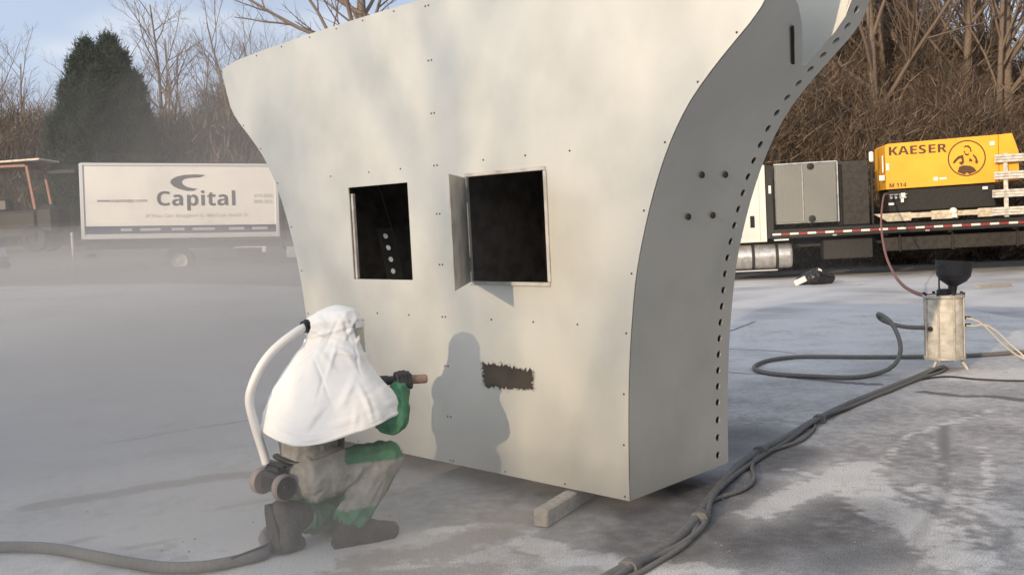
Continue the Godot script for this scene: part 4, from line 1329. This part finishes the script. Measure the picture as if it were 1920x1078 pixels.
	for s in [[Vector3(0.42, 1.98, -0.08), Vector3(0.10, 0.12, 0.01)], [Vector3(0.40, 1.86, -0.08), Vector3(0.07, 0.10, 0.01)], [Vector3(0.14, 1.78, -0.08), Vector3(0.13, 0.06, 0.01)], [Vector3(2.33, 2.05, -0.08), Vector3(0.12, 0.07, 0.01)], [Vector3(1.20, 2.34, -0.092), Vector3(0.10, 0.09, 0.008)], [Vector3(1.37, 2.34, -0.092), Vector3(0.16, 0.05, 0.008)], [Vector3(0.08, 2.70, -0.092), Vector3(0.07, 0.17, 0.008)], [Vector3(-0.06, 2.44, -0.12), Vector3(0.13, 0.13, 0.01)], [Vector3(-0.03, 2.78, -0.12), Vector3(0.03, 0.42, 0.01)], [Vector3(2.52, 3.12, -0.09), Vector3(0.11, 0.10, 0.008)]]:
		B.call("label", s[0], s[1], M.sticker_white, 0.001, c)
	g = Geo.new()
	g.lathe(PackedVector2Array([Vector2(0.0, 0.08), Vector2(0.06, 0.07), Vector2(0.085, 0.02), Vector2(0.085, -0.05), Vector2(0.0, -0.05)]), 16, Transform3D(Basis(Vector3.RIGHT, PI / 2), Vector3(1.58, 1.53, -0.06)))
	g.box(Vector3(1.60, 1.42, -0.06), Vector3(0.12, 0.10, 0.06), 0.01)
	obj("filler_cap", g, M.sticker_white, c)
	words("KAESER", can, Vector3(0.80, 3.085, -0.0975), 0.215, 1.36, M.emblem_brown)
	words("M 114", can, Vector3(0.31, 2.24, -0.0975), 0.10, 0.40, M.emblem_brown)
	emblem(can, Vector3(1.93, 2.80, -0.098))
	# stacked aluminium rails at the deck edge
	var r := thing("aluminium_rack", "stack of pale ribbed aluminium rails on posts at the flatbed's edge", "rack", Vector3(9.385, 0, -24.5), deg_to_rad(-10.0))
	r.rotation.z = 0.008
	for row in [[2.52, 2.735], [2.50, 2.325], [2.45, 1.89], [2.44, 1.46]]:
		g = Geo.new()
		for j in 3:
			g.box(Vector3(row[0] + 1.1, row[1] + (j - 1) * 0.066, 0.06), Vector3(2.2, 0.055, 0.05), 0.008)
		g.box(Vector3(row[0] + 1.1, row[1], 0.03), Vector3(2.18, 0.19, 0.03), 0.003)
		obj("rail", g, M.rack_aluminium, r)
	for xx in [2.78, 4.4]:
		B.call("post", Vector3(xx, 2.09, 0.0), Vector3(0.10, 1.55, 0.04), M.rack_aluminium, 0.006, r)

# the worker figure in a ring on the compressor's side
func emblem(parent: Node, at: Vector3) -> void:
	var g := Geo.new()
	var xf := Transform3D(Basis(), at)
	for i in 48:
		var a := TAU * i / 48
		var b := TAU * (i + 1) / 48
		g.prism(PackedVector2Array([Vector2(cos(a), sin(a)) * 0.41, Vector2(cos(b), sin(b)) * 0.41, Vector2(cos(b), sin(b)) * 0.44, Vector2(cos(a), sin(a)) * 0.44]), 0.0, 0.004, xf)
	var shapes := [
		# cap and hair line, face shading
		[Vector2(-0.07, 0.26), Vector2(-0.03, 0.31), Vector2(0.05, 0.31), Vector2(0.10, 0.25), Vector2(0.12, 0.16), Vector2(0.09, 0.13), Vector2(0.08, 0.22), Vector2(0.02, 0.27), Vector2(-0.04, 0.27)],
		[Vector2(-0.07, 0.18), Vector2(-0.04, 0.19), Vector2(-0.03, 0.12), Vector2(0.03, 0.10), Vector2(0.06, 0.13), Vector2(0.04, 0.06), Vector2(-0.03, 0.07)],
		# left arm, bent at the elbow
		[Vector2(-0.08, 0.09), Vector2(-0.20, 0.06), Vector2(-0.30, -0.04), Vector2(-0.33, -0.12), Vector2(-0.27, -0.10), Vector2(-0.20, -0.02), Vector2(-0.13, 0.01), Vector2(-0.11, -0.06), Vector2(-0.19, -0.10), Vector2(-0.12, -0.17), Vector2(-0.06, -0.10)],
		# right arm
		[Vector2(0.14, 0.10), Vector2(0.22, 0.02), Vector2(0.26, -0.10), Vector2(0.24, -0.16), Vector2(0.19, -0.12), Vector2(0.20, -0.04), Vector2(0.15, 0.04)],
		# chest shadow and apron
		[Vector2(0.06, 0.0), Vector2(0.12, -0.04), Vector2(0.13, -0.10), Vector2(0.05, -0.08)],
		[Vector2(-0.18, -0.20), Vector2(-0.08, -0.17), Vector2(0.08, -0.19), Vector2(0.16, -0.24), Vector2(0.22, -0.33), Vector2(0.05, -0.40), Vector2(0.0, -0.35), Vector2(-0.06, -0.40), Vector2(-0.22, -0.33)],
	]
	for s in shapes: g.prism(PackedVector2Array(s), 0.0, 0.004, xf)
	obj("emblem", g, M.emblem_brown, parent)

func box_truck() -> void:
	var t := thing("box_truck", "white box truck lettered Capital standing in the dust at left", "truck", Vector3(-13.677, 0, -31.5), deg_to_rad(17.0))
	t.rotation.z = -0.028
	var B := func(called: String, at: Vector3, size: Vector3, m: Material, bev := 0.012, parent: Node = t) -> MeshInstance3D:
		var b := Geo.new()
		b.box(at, size, bev)
		return obj(called, b, m, parent)
	var box: Node = B.call("cargo_box", Vector3(3.06, 3.10, -1.22), Vector3(5.98, 2.38, 2.40), M.box_white, 0.02)
	B.call("roof_rail", Vector3(3.06, 4.285, -1.22), Vector3(6.1, 0.09, 2.46), M.bright_trim, 0.01)
	B.call("bottom_rail", Vector3(3.06, 1.955, -1.22), Vector3(6.1, 0.13, 2.46), M.bright_trim, 0.01)
	for xx in [0.03, 6.09]:
		B.call("corner_post", Vector3(xx, 3.10, -1.22), Vector3(0.12, 2.42, 2.47), M.bright_trim, 0.015)
	B.call("stripe", Vector3(3.06, 2.18, 0.0), Vector3(5.96, 0.25, 0.012), M.navy, 0.001, box)
	for s in [[1.32, 0.34], [2.05, 0.62], [2.9, 0.4], [3.7, 0.7], [4.75, 0.5], [5.5, 0.5]]:
		B.call("stripe_print", Vector3(s[0], 2.185, 0.008), Vector3(s[1], 0.085, 0.004), M.sign_faint, 0.0005, box)
	words("Capital", box, Vector3(3.51, 3.12, -0.012), 0.66, 2.46, M.sign_grey)
	words("www.capitalgs.com", box, Vector3(1.22, 3.115, -0.012), 0.13, 1.5, M.sign_grey, "lettering", false, 0.15)
	words("If You Can Imagine It, We Can Build It", box, Vector3(3.51, 2.615, -0.012), 0.15, 3.2, M.sign_faint, "lettering", false, 0.25)
	words("215.822.", box, Vector3(5.66, 3.27, -0.012), 0.11, 0.64, M.sign_faint)
	words("800.253.", box, Vector3(5.66, 3.075, -0.012), 0.11, 0.64, M.sign_faint)
	var g := Geo.new()
	g.prism(PackedVector2Array([Vector2(3.83, 3.95), Vector2(3.5, 3.97), Vector2(3.15, 3.955), Vector2(2.88, 3.89), Vector2(2.73, 3.79), Vector2(2.71, 3.69), Vector2(2.80, 3.58), Vector2(2.98, 3.49), Vector2(3.22, 3.43), Vector2(3.42, 3.43), Vector2(3.56, 3.50), Vector2(3.40, 3.515), Vector2(3.22, 3.56), Vector2(3.10, 3.64), Vector2(3.06, 3.74), Vector2(3.14, 3.82), Vector2(3.36, 3.86), Vector2(3.62, 3.87)]), -0.014, -0.010)
	obj("swoosh", g, M.sign_grey, box)
	for z in [-0.75, -1.65]:
		B.call("frame_rail", Vector3(4.2, 1.68, z), Vector3(8.4, 0.24, 0.09), M.chassis_black)
	B.call("side_guard", Vector3(5.18, 1.56, -0.2), Vector3(1.05, 0.035, 0.04), M.sticker_white, 0.004)
	B.call("guard_end", Vector3(5.62, 1.46, -0.2), Vector3(0.12, 0.16, 0.04), M.sticker_white, 0.004)
	B.call("fuel_tank", Vector3(5.2, 1.38, -0.42), Vector3(1.0, 0.28, 0.4), M.chassis_black, 0.05)
	B.call("rear_bumper", Vector3(0.1, 1.35, -1.2), Vector3(0.12, 0.12, 2.2), M.chassis_black, 0.01)
	# cab, mostly behind the housing
	g = Geo.new()
	g.prism(PackedVector2Array([Vector2(6.35, 1.45), Vector2(6.35, 3.25), Vector2(6.55, 3.45), Vector2(7.3, 3.45), Vector2(7.75, 2.65), Vector2(8.9, 2.45), Vector2(9.05, 2.2), Vector2(9.05, 1.2), Vector2(8.75, 1.2), Vector2(8.65, 1.55), Vector2(8.1, 1.55), Vector2(7.95, 1.2), Vector2(7.6, 1.2)]), -2.2, -0.25)
	var cab := obj("cab", g, M.dark_panel, t)
	g = Geo.new()
	g.prism(PackedVector2Array([Vector2(6.7, 2.55), Vector2(6.7, 3.3), Vector2(7.2, 3.3), Vector2(7.5, 2.6)]), -0.255, -0.24)
	obj("window", g, M.glass_dark, cab)
	B.call("step_box", Vector3(6.75, 1.36, -0.2), Vector3(0.75, 0.36, 0.35), M.bright_trim, 0.02)
	for w in [Vector3(2.9, 1.13, -0.42), Vector3(2.9, 1.13, -2.05), Vector3(8.4, 1.13, -0.42), Vector3(8.4, 1.13, -2.05)]:
		wheel(t, w, 0.48, 0.32, M.bright_trim)

func left_edge() -> void:
	# fence post
	var g := Geo.new()
	g.tube(PackedVector3Array([Vector3(0, -0.1, 0), Vector3(0, 1.32, 0)]), PackedFloat32Array([0.045]), 10)
	g.lathe(PackedVector2Array([Vector2(0.05, 1.32), Vector2(0.05, 1.35), Vector2(0.0, 1.37)]), 10)
	tag(obj("bollard_post", g, M.frame_steel, self, Vector3(-13.28, rise(-13.28, -30.0), -30.0)), "slim grey metal post standing left of the box truck", "post")
	# orange machine canopy
	var m := thing("forklift", "orange framed forklift with pale roof far off at the left edge", "forklift", Vector3(-20.6, rise(-19.4, -38.0), -38.0))
	var B := func(called: String, at: Vector3, size: Vector3, mt: Material, bev := 0.02, parent: Node = m, turn := Basis()) -> void:
		var b := Geo.new()
		b.box(at, size, bev, turn)
		obj(called, b, mt, parent)
	B.call("roof", Vector3(1.35, 3.47, -0.7), Vector3(2.9, 0.08, 1.7), M.cream_paint, 0.02, m, Basis(Vector3.BACK, 0.03))
	B.call("roof_frame", Vector3(1.1, 3.30, -0.7), Vector3(2.2, 0.12, 1.5), M.orange_paint)
	for p in [[2.22, 0.0], [2.22, -1.4], [0.1, 0.0], [0.1, -1.4]]:
		B.call("pillar", Vector3(p[0] + 0.12, 2.45, p[1]), Vector3(0.12, 1.7, 0.12), M.orange_paint, 0.02, m, Basis(Vector3.BACK, 0.13))
	B.call("body", Vector3(1.0, 1.05, -0.7), Vector3(3.0, 1.1, 1.5), M.chassis_black, 0.12)
	B.call("counterweight", Vector3(2.75, 1.2, -0.7), Vector3(0.9, 1.2, 1.4), M.chassis_black, 0.2)
	B.call("seat", Vector3(0.9, 1.85, -0.7), Vector3(0.55, 0.5, 0.6), M.black_plastic, 0.08)
	B.call("boom", Vector3(3.2, 3.05, -0.7), Vector3(1.2, 0.16, 0.2), M.chassis_black, 0.03)
	for w in [Vector3(-0.1, 0.5, -0.1), Vector3(2.3, 0.5, -0.1), Vector3(-0.1, 0.5, -1.3), Vector3(2.3, 0.5, -1.3)]:
		wheel(m, w, 0.5, 0.35, M.chassis_black)
	# grey pickup, only its tail in view
	var c := thing("parked_car", "rounded grey car end just inside the left edge of the lot", "car", Vector3(-16.3, rise(-15.0, -26.0), -26.0))
	g = Geo.new()
	g.prism(PackedVector2Array([Vector2(2.2, 0.38), Vector2(2.22, 0.75), Vector2(2.12, 0.98), Vector2(1.75, 1.03), Vector2(1.25, 1.42), Vector2(-0.6, 1.48), Vector2(-1.3, 1.05), Vector2(-2.1, 0.95), Vector2(-2.25, 0.5), Vector2(-2.1, 0.36), Vector2(-1.75, 0.36), Vector2(-1.65, 0.62), Vector2(-1.4, 0.72), Vector2(-1.1, 0.62), Vector2(-1.0, 0.36), Vector2(0.95, 0.36), Vector2(1.05, 0.62), Vector2(1.35, 0.72), Vector2(1.65, 0.62), Vector2(1.75, 0.36)]), -1.7, 0.0)
	var body := obj("body", g, M.car_grey, c)
	g = Geo.new()
	g.prism(PackedVector2Array([Vector2(1.55, 1.04), Vector2(1.18, 1.35), Vector2(-0.55, 1.40), Vector2(-1.1, 1.04)]), 0.001, 0.008)
	obj("window", g, M.glass_dark, body)
	g = Geo.new()
	g.box(Vector3(2.13, 0.84, -0.2), Vector3(0.14, 0.16, 0.32), 0.03)
	obj("headlight", g, M.bright_trim, c)
	g = Geo.new()
	g.box(Vector3(2.2, 0.52, -0.85), Vector3(0.16, 0.2, 1.72), 0.05)
	obj("bumper", g, M.chassis_black, c)
	for w in [Vector3(1.35, 0.33, -0.1), Vector3(-1.38, 0.33, -0.1), Vector3(1.35, 0.33, -1.6), Vector3(-1.38, 0.33, -1.6)]:
		wheel(c, w, 0.33, 0.2, M.bright_trim)

func litter() -> void:
	var b := thing("rubbish_bag", "lumpy black rubbish bag with white scraps lying before the flatbed", "bag", Vector3(6.95, 0, -22.6))
	var g := blend([[Vector3(-0.30, 0.10, 0), Vector3(0.0, 0.17, 0.0), 0.10, 0.17], [Vector3(0.0, 0.15, 0.05), Vector3(0.35, 0.12, -0.05), 0.18, 0.12], [Vector3(0.0, 0.2, 0), Vector3(0.1, 0.36, 0.0), 0.10, 0.04]], 0.025, 0.06)
	g.soften()
	var cr := noise(501, 5.0, 3)
	cr.fractal_type = FastNoiseLite.FRACTAL_RIDGED
	for i in g.v.size():
		g.v[i] += g.n[i] * cr.get_noise_3dv(g.v[i]) * 0.03
		g.v[i].y = maxf(g.v[i].y, 0.0)
	g.soften()
	obj("bag", g, M.bag_black, b)
	for s in [[Vector3(-0.36, 0.10, 0.13), Vector3(0.28, 0.13, 0.02), 0.4], [Vector3(0.08, 0.28, 0.10), Vector3(0.09, 0.16, 0.02), -0.5]]:
		g = Geo.new()
		g.box(s[0], s[1], 0.006, Basis(Vector3.BACK, s[2]))
		obj("scrap", g, M.paper, b)
	g = Geo.new()
	g.box(Vector3(0, 0.025, 0), Vector3(0.75, 0.05, 0.14), 0.006, Basis(Vector3.UP, 0.25))
	tag(obj("plank", g, M.timber, self, Vector3(9.5, 0, -19.4)), "short weathered plank lying on the lot behind the blast pot", "plank")
	g = Geo.new()
	g.box(Vector3(0, 0.012, 0), Vector3(0.22, 0.014, 0.10), 0.004, Basis(Vector3.UP, 0.3))
	tag(obj("paper_scrap", g, M.paper, self, Vector3(7.8, 0.004, -22.0)), "white paper scrap on the ground right of the black bag", "paper")
	# chips of spent abrasive and rust scattered in the foreground
	var rng := RandomNumberGenerator.new()
	rng.seed = 8
	var chip := Geo.new()
	chip.box(Vector3.ZERO, Vector3(1.0, 0.6, 0.8), 0.2)
	var mm := MultiMesh.new()
	mm.transform_format = MultiMesh.TRANSFORM_3D
	mm.mesh = chip.mesh(M.timber)
	mm.instance_count = 900
	for i in 900:
		var z := rng.randf_range(-8.0, -3.9)
		var xx := rng.randf_range(-2.6, 2.8)
		var s := 0.002 + 0.010 * pow(rng.randf(), 5.0)
		mm.set_instance_transform(i, Transform3D(Basis.from_euler(Vector3(rng.randf() * 0.4, rng.randf() * TAU, rng.randf() * 0.4)).scaled(Vector3.ONE * s), Vector3(xx, s * 0.25 + 0.003, z)))
	var o := MultiMeshInstance3D.new()
	o.name = "grit_chips"
	o.multimesh = mm
	add_child(o)
	tag(o, "small chips of spent grit scattered over the foreground asphalt", "grit", "", "stuff")

# ---------------------------------------------------------------- woods
func grow(g: Geo, tw: Geo, rng: RandomNumberGenerator, p: Vector3, dir: Vector3, length: float, r: float, level: int, most: int) -> void:
	var segs: int = [9, 6, 4, 3][mini(level, 3)]
	var pts := PackedVector3Array([p])
	var rad := PackedFloat32Array([r])
	var d := dir
	var end_r := r * (0.22 if level == 0 else 0.3)
	for i in segs:
		d = (d + Vector3(rng.randf_range(-1, 1), rng.randf_range(-0.5, 0.9), rng.randf_range(-1, 1)) * (0.07 if level == 0 else 0.17)).normalized()
		pts.append(pts[-1] + d * length / segs)
		rad.append(lerpf(r, end_r, (i + 1.0) / segs))
	(g if level == 0 else tw).tube(pts, rad, [8, 5, 4, 3][mini(level, 3)], false)
	if level >= most: return
	var kids: int = [15, 8, 6][mini(level, 2)]
	for k in kids:
		var f := lerpf(0.28 if level == 0 else 0.22, 0.98, (k + rng.randf()) / kids)
		var i := mini(int(f * segs), segs - 1)
		var at := pts[i].lerp(pts[i + 1], f * segs - i)
		var along := (pts[i + 1] - pts[i]).normalized()
		var side := along.cross(Vector3(rng.randf_range(-1, 1), rng.randf_range(-1, 1), rng.randf_range(-1, 1))).normalized()
		var nd := (along * rng.randf_range(0.55, 1.1) + side * rng.randf_range(0.6, 1.0) + Vector3(0, 0.25, 0)).normalized()
		var rr := lerpf(rad[i], rad[i + 1], f * segs - i) * rng.randf_range(0.42, 0.65)
		grow(g, tw, rng, at, nd, length * rng.randf_range(0.30, 0.50) * (1.15 - 0.55 * f), maxf(rr, 0.006), level + 1, most)

func bare_tree(seed_: int, height: float, r: float, lean := Vector3.ZERO) -> Array:
	var rng := RandomNumberGenerator.new()
	rng.seed = seed_
	var g := Geo.new()
	var tw := Geo.new()
	grow(g, tw, rng, Vector3(0, -0.2, 0), (Vector3.UP + lean).normalized(), height, r, 0, 3)
	return [g.mesh(M.bark), tw.mesh(M.twig)]

func plant(meshes: Array, at: Vector3, turn: float, scale: float, label: String, group := "") -> void:
	var t := thing("bare_tree", label, "tree", at, turn, group)
	t.scale = Vector3.ONE * scale
	put("trunk", meshes[0], t)
	put("branches", meshes[1], t)

func spray(seed_: int, count: int, reach: float, wid: float, up: float, cols: Array) -> Geo:
	var rng := RandomNumberGenerator.new()
	rng.seed = seed_
	var g := Geo.new()
	for i in count:
		var p := Vector3(rng.randf_range(-1, 1), rng.randf_range(-0.7, 0.7), rng.randf_range(-1, 1)) * reach * 0.6
		var d := Vector3(rng.randf_range(-1, 1), rng.randf_range(-0.6, 1) + up, rng.randf_range(-1, 1)).normalized()
		var s := d.cross(Vector3(rng.randf_range(-1, 1), rng.randf_range(-1, 1), rng.randf_range(-1, 1))).normalized()
		var L := reach * rng.randf_range(0.35, 1.0)
		var w := wid * rng.randf_range(0.5, 1.3)
		var q := p + d * L
		var bend := p + d * L * 0.5 + s * L * 0.12
		var nn := s.cross(d).normalized()
		var col: Color = cols[rng.randi() % cols.size()] * rng.randf_range(0.75, 1.25)
		var k := g.v.size()
		g.tri(p - s * w, p + s * w, bend, nn)
		g.tri(bend - s * w, bend + s * w, q, nn)
		for j in g.v.size() - k: g.c.append(col)
	return g

func scatter(called: String, meshes: Array, places: Array, parent: Node = self) -> MultiMeshInstance3D:
	var mm := MultiMesh.new()
	mm.transform_format = MultiMesh.TRANSFORM_3D
	mm.mesh = meshes[0]
	mm.instance_count = places.size()
	for i in places.size(): mm.set_instance_transform(i, places[i])
	var o := MultiMeshInstance3D.new()
	o.multimesh = mm
	o.name = numbered(called) if parent == self else called
	parent.add_child(o, true)
	return o

func woods() -> void:
	var rng := RandomNumberGenerator.new()
	rng.seed = 77
	var slim := []
	var stout := []
	for i in 4: slim.append(bare_tree(100 + i, 13.0, 0.16))
	for i in 4: stout.append(bare_tree(200 + i, 14.0, 0.17))
	var Y := func(x: float, z: float) -> float: return rise(x, z)
	# trees one can tell apart
	var single := [
		[slim[0], -18.6, -54.0, 1.02, 0.4, "tall fine bare tree just right of the dark evergreen"],
		[slim[1], -15.2, -56.0, 0.95, 2.0, "slender bare tree between the evergreen and the housing"],
		[slim[2], -26.5, -50.0, 0.62, 1.0, "low bare tree at the far left edge beyond the forklift"],
		[stout[0], 11.6, -31.0, 1.15, 0.0, "pale brown trunk rising beside the housing's right flare"],
		[stout[1], 14.6, -32.0, 1.1, 1.7, "thin straight bare trunk above the yellow compressor"],
		[stout[2], 15.9, -31.0, 1.3, 0.5, "thick brown bare trunk at the right edge of the woods"],
		[stout[3], 13.4, -34.0, 1.0, 2.9, "forked bare tree above the compressor's emblem"],
	]
	for s in single:
		plant(s[0], Vector3(s[1], Y.call(s[1], s[2]), s[2]), s[4], s[3], s[5])
	var sr := RandomNumberGenerator.new()
	sr.seed = 909
	var sg := Geo.new()
	var st := Geo.new()
	grow(sg, st, sr, Vector3(0, -0.2, 0), Vector3(0.03, 1, 0).normalized(), 13.0, 0.2, 0, 3)
	for lm in [[6.6, Vector3(-1, 0.28, 0.1), 4.6, 0.085], [7.6, Vector3(-0.9, 0.55, -0.2), 4.2, 0.08], [7.2, Vector3(0.9, 0.5, 0.1), 3.8, 0.075], [8.3, Vector3(-0.6, 0.8, 0.2), 3.6, 0.07], [6.2, Vector3(0.9, 0.35, -0.2), 3.6, 0.07]]:
		grow(sg, st, sr, Vector3(0.03 * lm[0], lm[0], 0), lm[1].normalized(), lm[2], lm[3], 1, 3)
	plant([sg.mesh(M.bark), st.mesh(M.twig)], Vector3(-3.7, 0, -28.0), 0.0, 1.0, "wide spreading bare tree with long limbs over the housing's top left edge")
	for i in 38:
		var x := lerpf(7.0, 25.0, (i + rng.randf()) / 38.0)
		var z := rng.randf_range(-46.0, -30.5)
		plant(stout[rng.randi() % 4], Vector3(x, Y.call(x, z), z), rng.randf() * TAU, rng.randf_range(0.7, 1.15), "bare brown tree in the woods behind the flatbed truck", "bare trees behind the flatbed truck")
	for i in 40:
		var x := lerpf(-38.0, -9.0, (i + rng.randf()) / 40.0)
		var z := rng.randf_range(-75.0, -52.0)
		plant(slim[rng.randi() % 4], Vector3(x, Y.call(x, z), z), rng.randf() * TAU, rng.randf_range(0.62, 0.92), "hazy bare tree in the wood behind the box truck", "bare trees behind the box truck")
	for i in 6:
		var x := rng.randf_range(-8.0, 7.0)
		var z := rng.randf_range(-60.0, -40.0)
		plant(slim[rng.randi() % 4], Vector3(x, Y.call(x, z), z), rng.randf() * TAU, rng.randf_range(0.7, 0.85), "bare tree in the stretch of wood directly behind the steel housing", "bare trees behind the housing")
	# tangled undergrowth
	var browns := [Color(0.105, 0.075, 0.055), Color(0.15, 0.105, 0.075), Color(0.07, 0.055, 0.042), Color(0.065, 0.062, 0.042), Color(0.20, 0.15, 0.11), Color(0.085, 0.065, 0.052)]
	var tangle := spray(31, 90, 1.0, 0.0085, 0.9, browns).mesh(M.brush)
	var spots := []
	for i in 9000:
		var x := rng.randf_range(6.0, 27.0)
		var f := rng.randf()
		var z := lerpf(-29.0, -42.0, f)
		var top := 4.2 + 4.2 * smoothstep(0.0, 0.5, f) + 0.9 * sin(x * 0.9) + 0.8 * sin(x * 2.3 + 1.0)
		top *= smoothstep(16.5, 13.5, x) * 0.30 + 0.72
		var y := top * pow(rng.randf(), 0.8)
		spots.append(Transform3D(Basis.from_euler(Vector3(rng.randf() * 0.6, rng.randf() * TAU, rng.randf() * 0.6)).scaled(Vector3.ONE * rng.randf_range(0.6, 1.3)), Vector3(x, Y.call(x, z) + y, z)))
	for i in 4200:  # added unseen brush at right, tall and near to darken the side plate
		var z := rng.randf_range(-26.0, 14.0)
		var y := 10.5 * pow(rng.randf(), 0.9)
		spots.append(Transform3D(Basis(Vector3.UP, rng.randf() * TAU).scaled(Vector3.ONE * rng.randf_range(1.6, 2.6)), Vector3(rng.randf_range(15.0, 20.0) + maxf(0.0, -z - 14.0) * 0.6, y, z)))
	tag(scatter("brushwood", [tangle], spots), "tangled brown brushwood and vines behind the flatbed truck", "brush", "", "stuff")
	spots = []
	tangle = spray(32, 80, 1.3, 0.014, 0.9, browns).mesh(M.brush)
	for i in 7600:
		var x := rng.randf_range(-42.0, 8.0)
		var f := rng.randf()
		var z := lerpf(-46.0, -62.0, f)
		var top := 3.2 + 3.6 * f + 1.6 * sin(x * 0.7) + 1.3 * sin(x * 1.9 + 2.0) + 0.8 * sin(x * 4.3)
		var y := top * pow(rng.randf(), 1.1)
		spots.append(Transform3D(Basis.from_euler(Vector3(rng.randf() * 0.5, rng.randf() * TAU, rng.randf() * 0.5)).scaled(Vector3.ONE * rng.randf_range(0.7, 1.5)), Vector3(x, Y.call(x, z) + y, z)))
	tag(scatter("brushwood", [tangle], spots), "grey brown brushwood under the trees behind the box truck", "brush", "", "stuff")
	# the wood behind the viewpoint, which the low sun shines through: its thickets shade the near ground, its crowns dapple the plate
	var thick := spray(34, 150, 1.5, 0.05, 0.3, browns).mesh(M.brush)
	spots = []
	for i in 4600:
		var u := rng.randf_range(-24.0, 26.0)
		var y := (6.9 + 0.9 * smoothstep(-3.5, -8.0, u) + 0.4 * sin(u * 0.8) + 0.3 * sin(u * 2.1)) * pow(rng.randf(), 0.85)
		var back := rng.randf_range(-2.0, 2.0)
		spots.append(Transform3D(Basis.from_euler(Vector3(rng.randf() * 0.6, rng.randf() * TAU, rng.randf() * 0.6)).scaled(Vector3.ONE * rng.randf_range(0.7, 1.3)), Vector3(-18.2 + 0.861 * u - 0.508 * back, y - 0.4, 24.2 + 0.508 * u + 0.861 * back)))
	tag(scatter("brushwood", [thick], spots), "brown thicket behind the viewpoint that shades the near ground from the low sun", "brush", "", "stuff")
	for i in 5:
		var u := -9.0 + 4.3 * i + rng.randf_range(-1.0, 1.0)
		plant(slim[i % 4], Vector3(-18.2 + 0.861 * u, 0, 24.2 + 0.508 * u), rng.randf() * TAU, rng.randf_range(0.95, 1.15), "bare tree behind the viewpoint whose crown dapples the sunlight on the housing", "bare trees behind the viewpoint")
	# the dark evergreen
	var e := thing("evergreen_tree", "dense dark evergreen tree standing behind the box truck", "tree", Vector3(-18.2, Y.call(-18.2, -45.0), -45.0))
	var tg := Geo.new()
	tg.tube(PackedVector3Array([Vector3(0, -0.2, 0), Vector3(0.1, 4, 0), Vector3(0, 8.3, 0)]), PackedFloat32Array([0.22, 0.15, 0.03]), 8)
	obj("trunk", tg, M.bark, e)
	var greens := [Color(0.012, 0.026, 0.017), Color(0.018, 0.034, 0.021), Color(0.008, 0.018, 0.014), Color(0.026, 0.040, 0.022)]
	var tuft := spray(33, 44, 0.42, 0.020, 0.8, greens).mesh(M.needles)
	spots = []
	var lumps := noise(601, 0.6, 2)
	var leaders := [[0.5, 0.0, 9.0, 1.7], [-0.4, 0.3, 8.8, 1.5], [-0.9, 0.2, 8.0, 1.5], [1.0, 0.2, 8.3, 1.4], [-1.5, -0.2, 7.0, 1.3], [1.5, 0.1, 7.3, 1.3], [-1.9, 0.3, 5.4, 1.1], [1.9, 0.4, 5.8, 1.0], [0.2, 0.8, 7.4, 1.6]]
	for i in 7600:
		var lead: Array = leaders[i % leaders.size()]
		var y: float = lead[2] * pow(rng.randf(), 0.8)
		var a := rng.randf() * TAU
		var prof: float = lead[3] * pow(clampf(1.0 - y / lead[2], 0.0, 1.0), 0.75) * (1.0 + 0.7 * lumps.get_noise_3d(cos(a) * 1.5 + i % leaders.size(), y, sin(a) * 1.5)) + 0.05
		var rad := prof * pow(rng.randf(), 0.45)
		spots.append(Transform3D(Basis.from_euler(Vector3(rng.randf_range(-0.5, 0.5), rng.randf() * TAU, rng.randf_range(-0.5, 0.5))).scaled(Vector3.ONE * rng.randf_range(0.6, 1.25)), Vector3(lead[0] + cos(a) * rad, y + 0.2, lead[1] + sin(a) * rad)))
	var cr := scatter("crown", [tuft], spots, e)
	cr.set_meta("kind", "stuff")

# ---------------------------------------------------------------- drifting dust
func dust() -> void:
	var rng := RandomNumberGenerator.new()
	rng.seed = 21
	for q in [
		[Vector3(-11.0, 0.1, -23.5), Vector3(32.0, 4.2, 24.0), 0.050, "low bank of pale dust over the far left of the lot", 5],
		[Vector3(-10.0, 0.4, -21.0), Vector3(34.0, 8.5, 28.0), 0.016, "upper bank of pale dust reaching up the box truck's side", 4],
		[Vector3(-5.4, 1.5, -22.0), Vector3(9.0, 14.0, 12.0), 0.045, "rising plume of dust behind the housing's left flare", 5],
		[Vector3(-5.0, 0.1, -11.5), Vector3(12.0, 3.4, 15.0), 0.30, "pale dust spilling across the ground left of the worker", 5],
		[Vector3(-2.4, 0.0, -6.0), Vector3(6.8, 2.2, 5.6), 0.32, "thin dust low around the kneeling worker", 5],
		[Vector3(-1.2, 0.0, -4.7), Vector3(4.4, 1.1, 2.8), 0.42, "pale dust curling about the worker's boots", 4],
	]:
		var cloud := Node3D.new()
		cloud.name = numbered("dust_cloud")
		add_child(cloud)
		cloud.position = q[0]
		tag(cloud, q[3], "dust", "", "stuff")
		var n: int = q[4]
		for k in n:
			# each wisp smaller than the one around it and drifted off centre, so that the bank thins out to nothing
			var f := FogVolume.new()
			f.name = "wisp" if k == 0 else "wisp_%03d" % k
			f.shape = RenderingServer.FOG_VOLUME_SHAPE_ELLIPSOID
			var s := 1.0 - 0.75 * k / (n - 1.0)
			f.size = q[1] * Vector3(s, pow(s, 0.8), s)
			f.position = q[1] * (1.0 - s) * 0.28 * Vector3(rng.randf_range(-1, 1), -0.4, rng.randf_range(-1, 1))
			f.rotation.y = rng.randf_range(-0.4, 0.4)
			var fm := FogMaterial.new()
			fm.albedo = Color(0.93, 0.93, 0.93)
			fm.density = q[2] / n
			f.material = fm
			cloud.add_child(f)
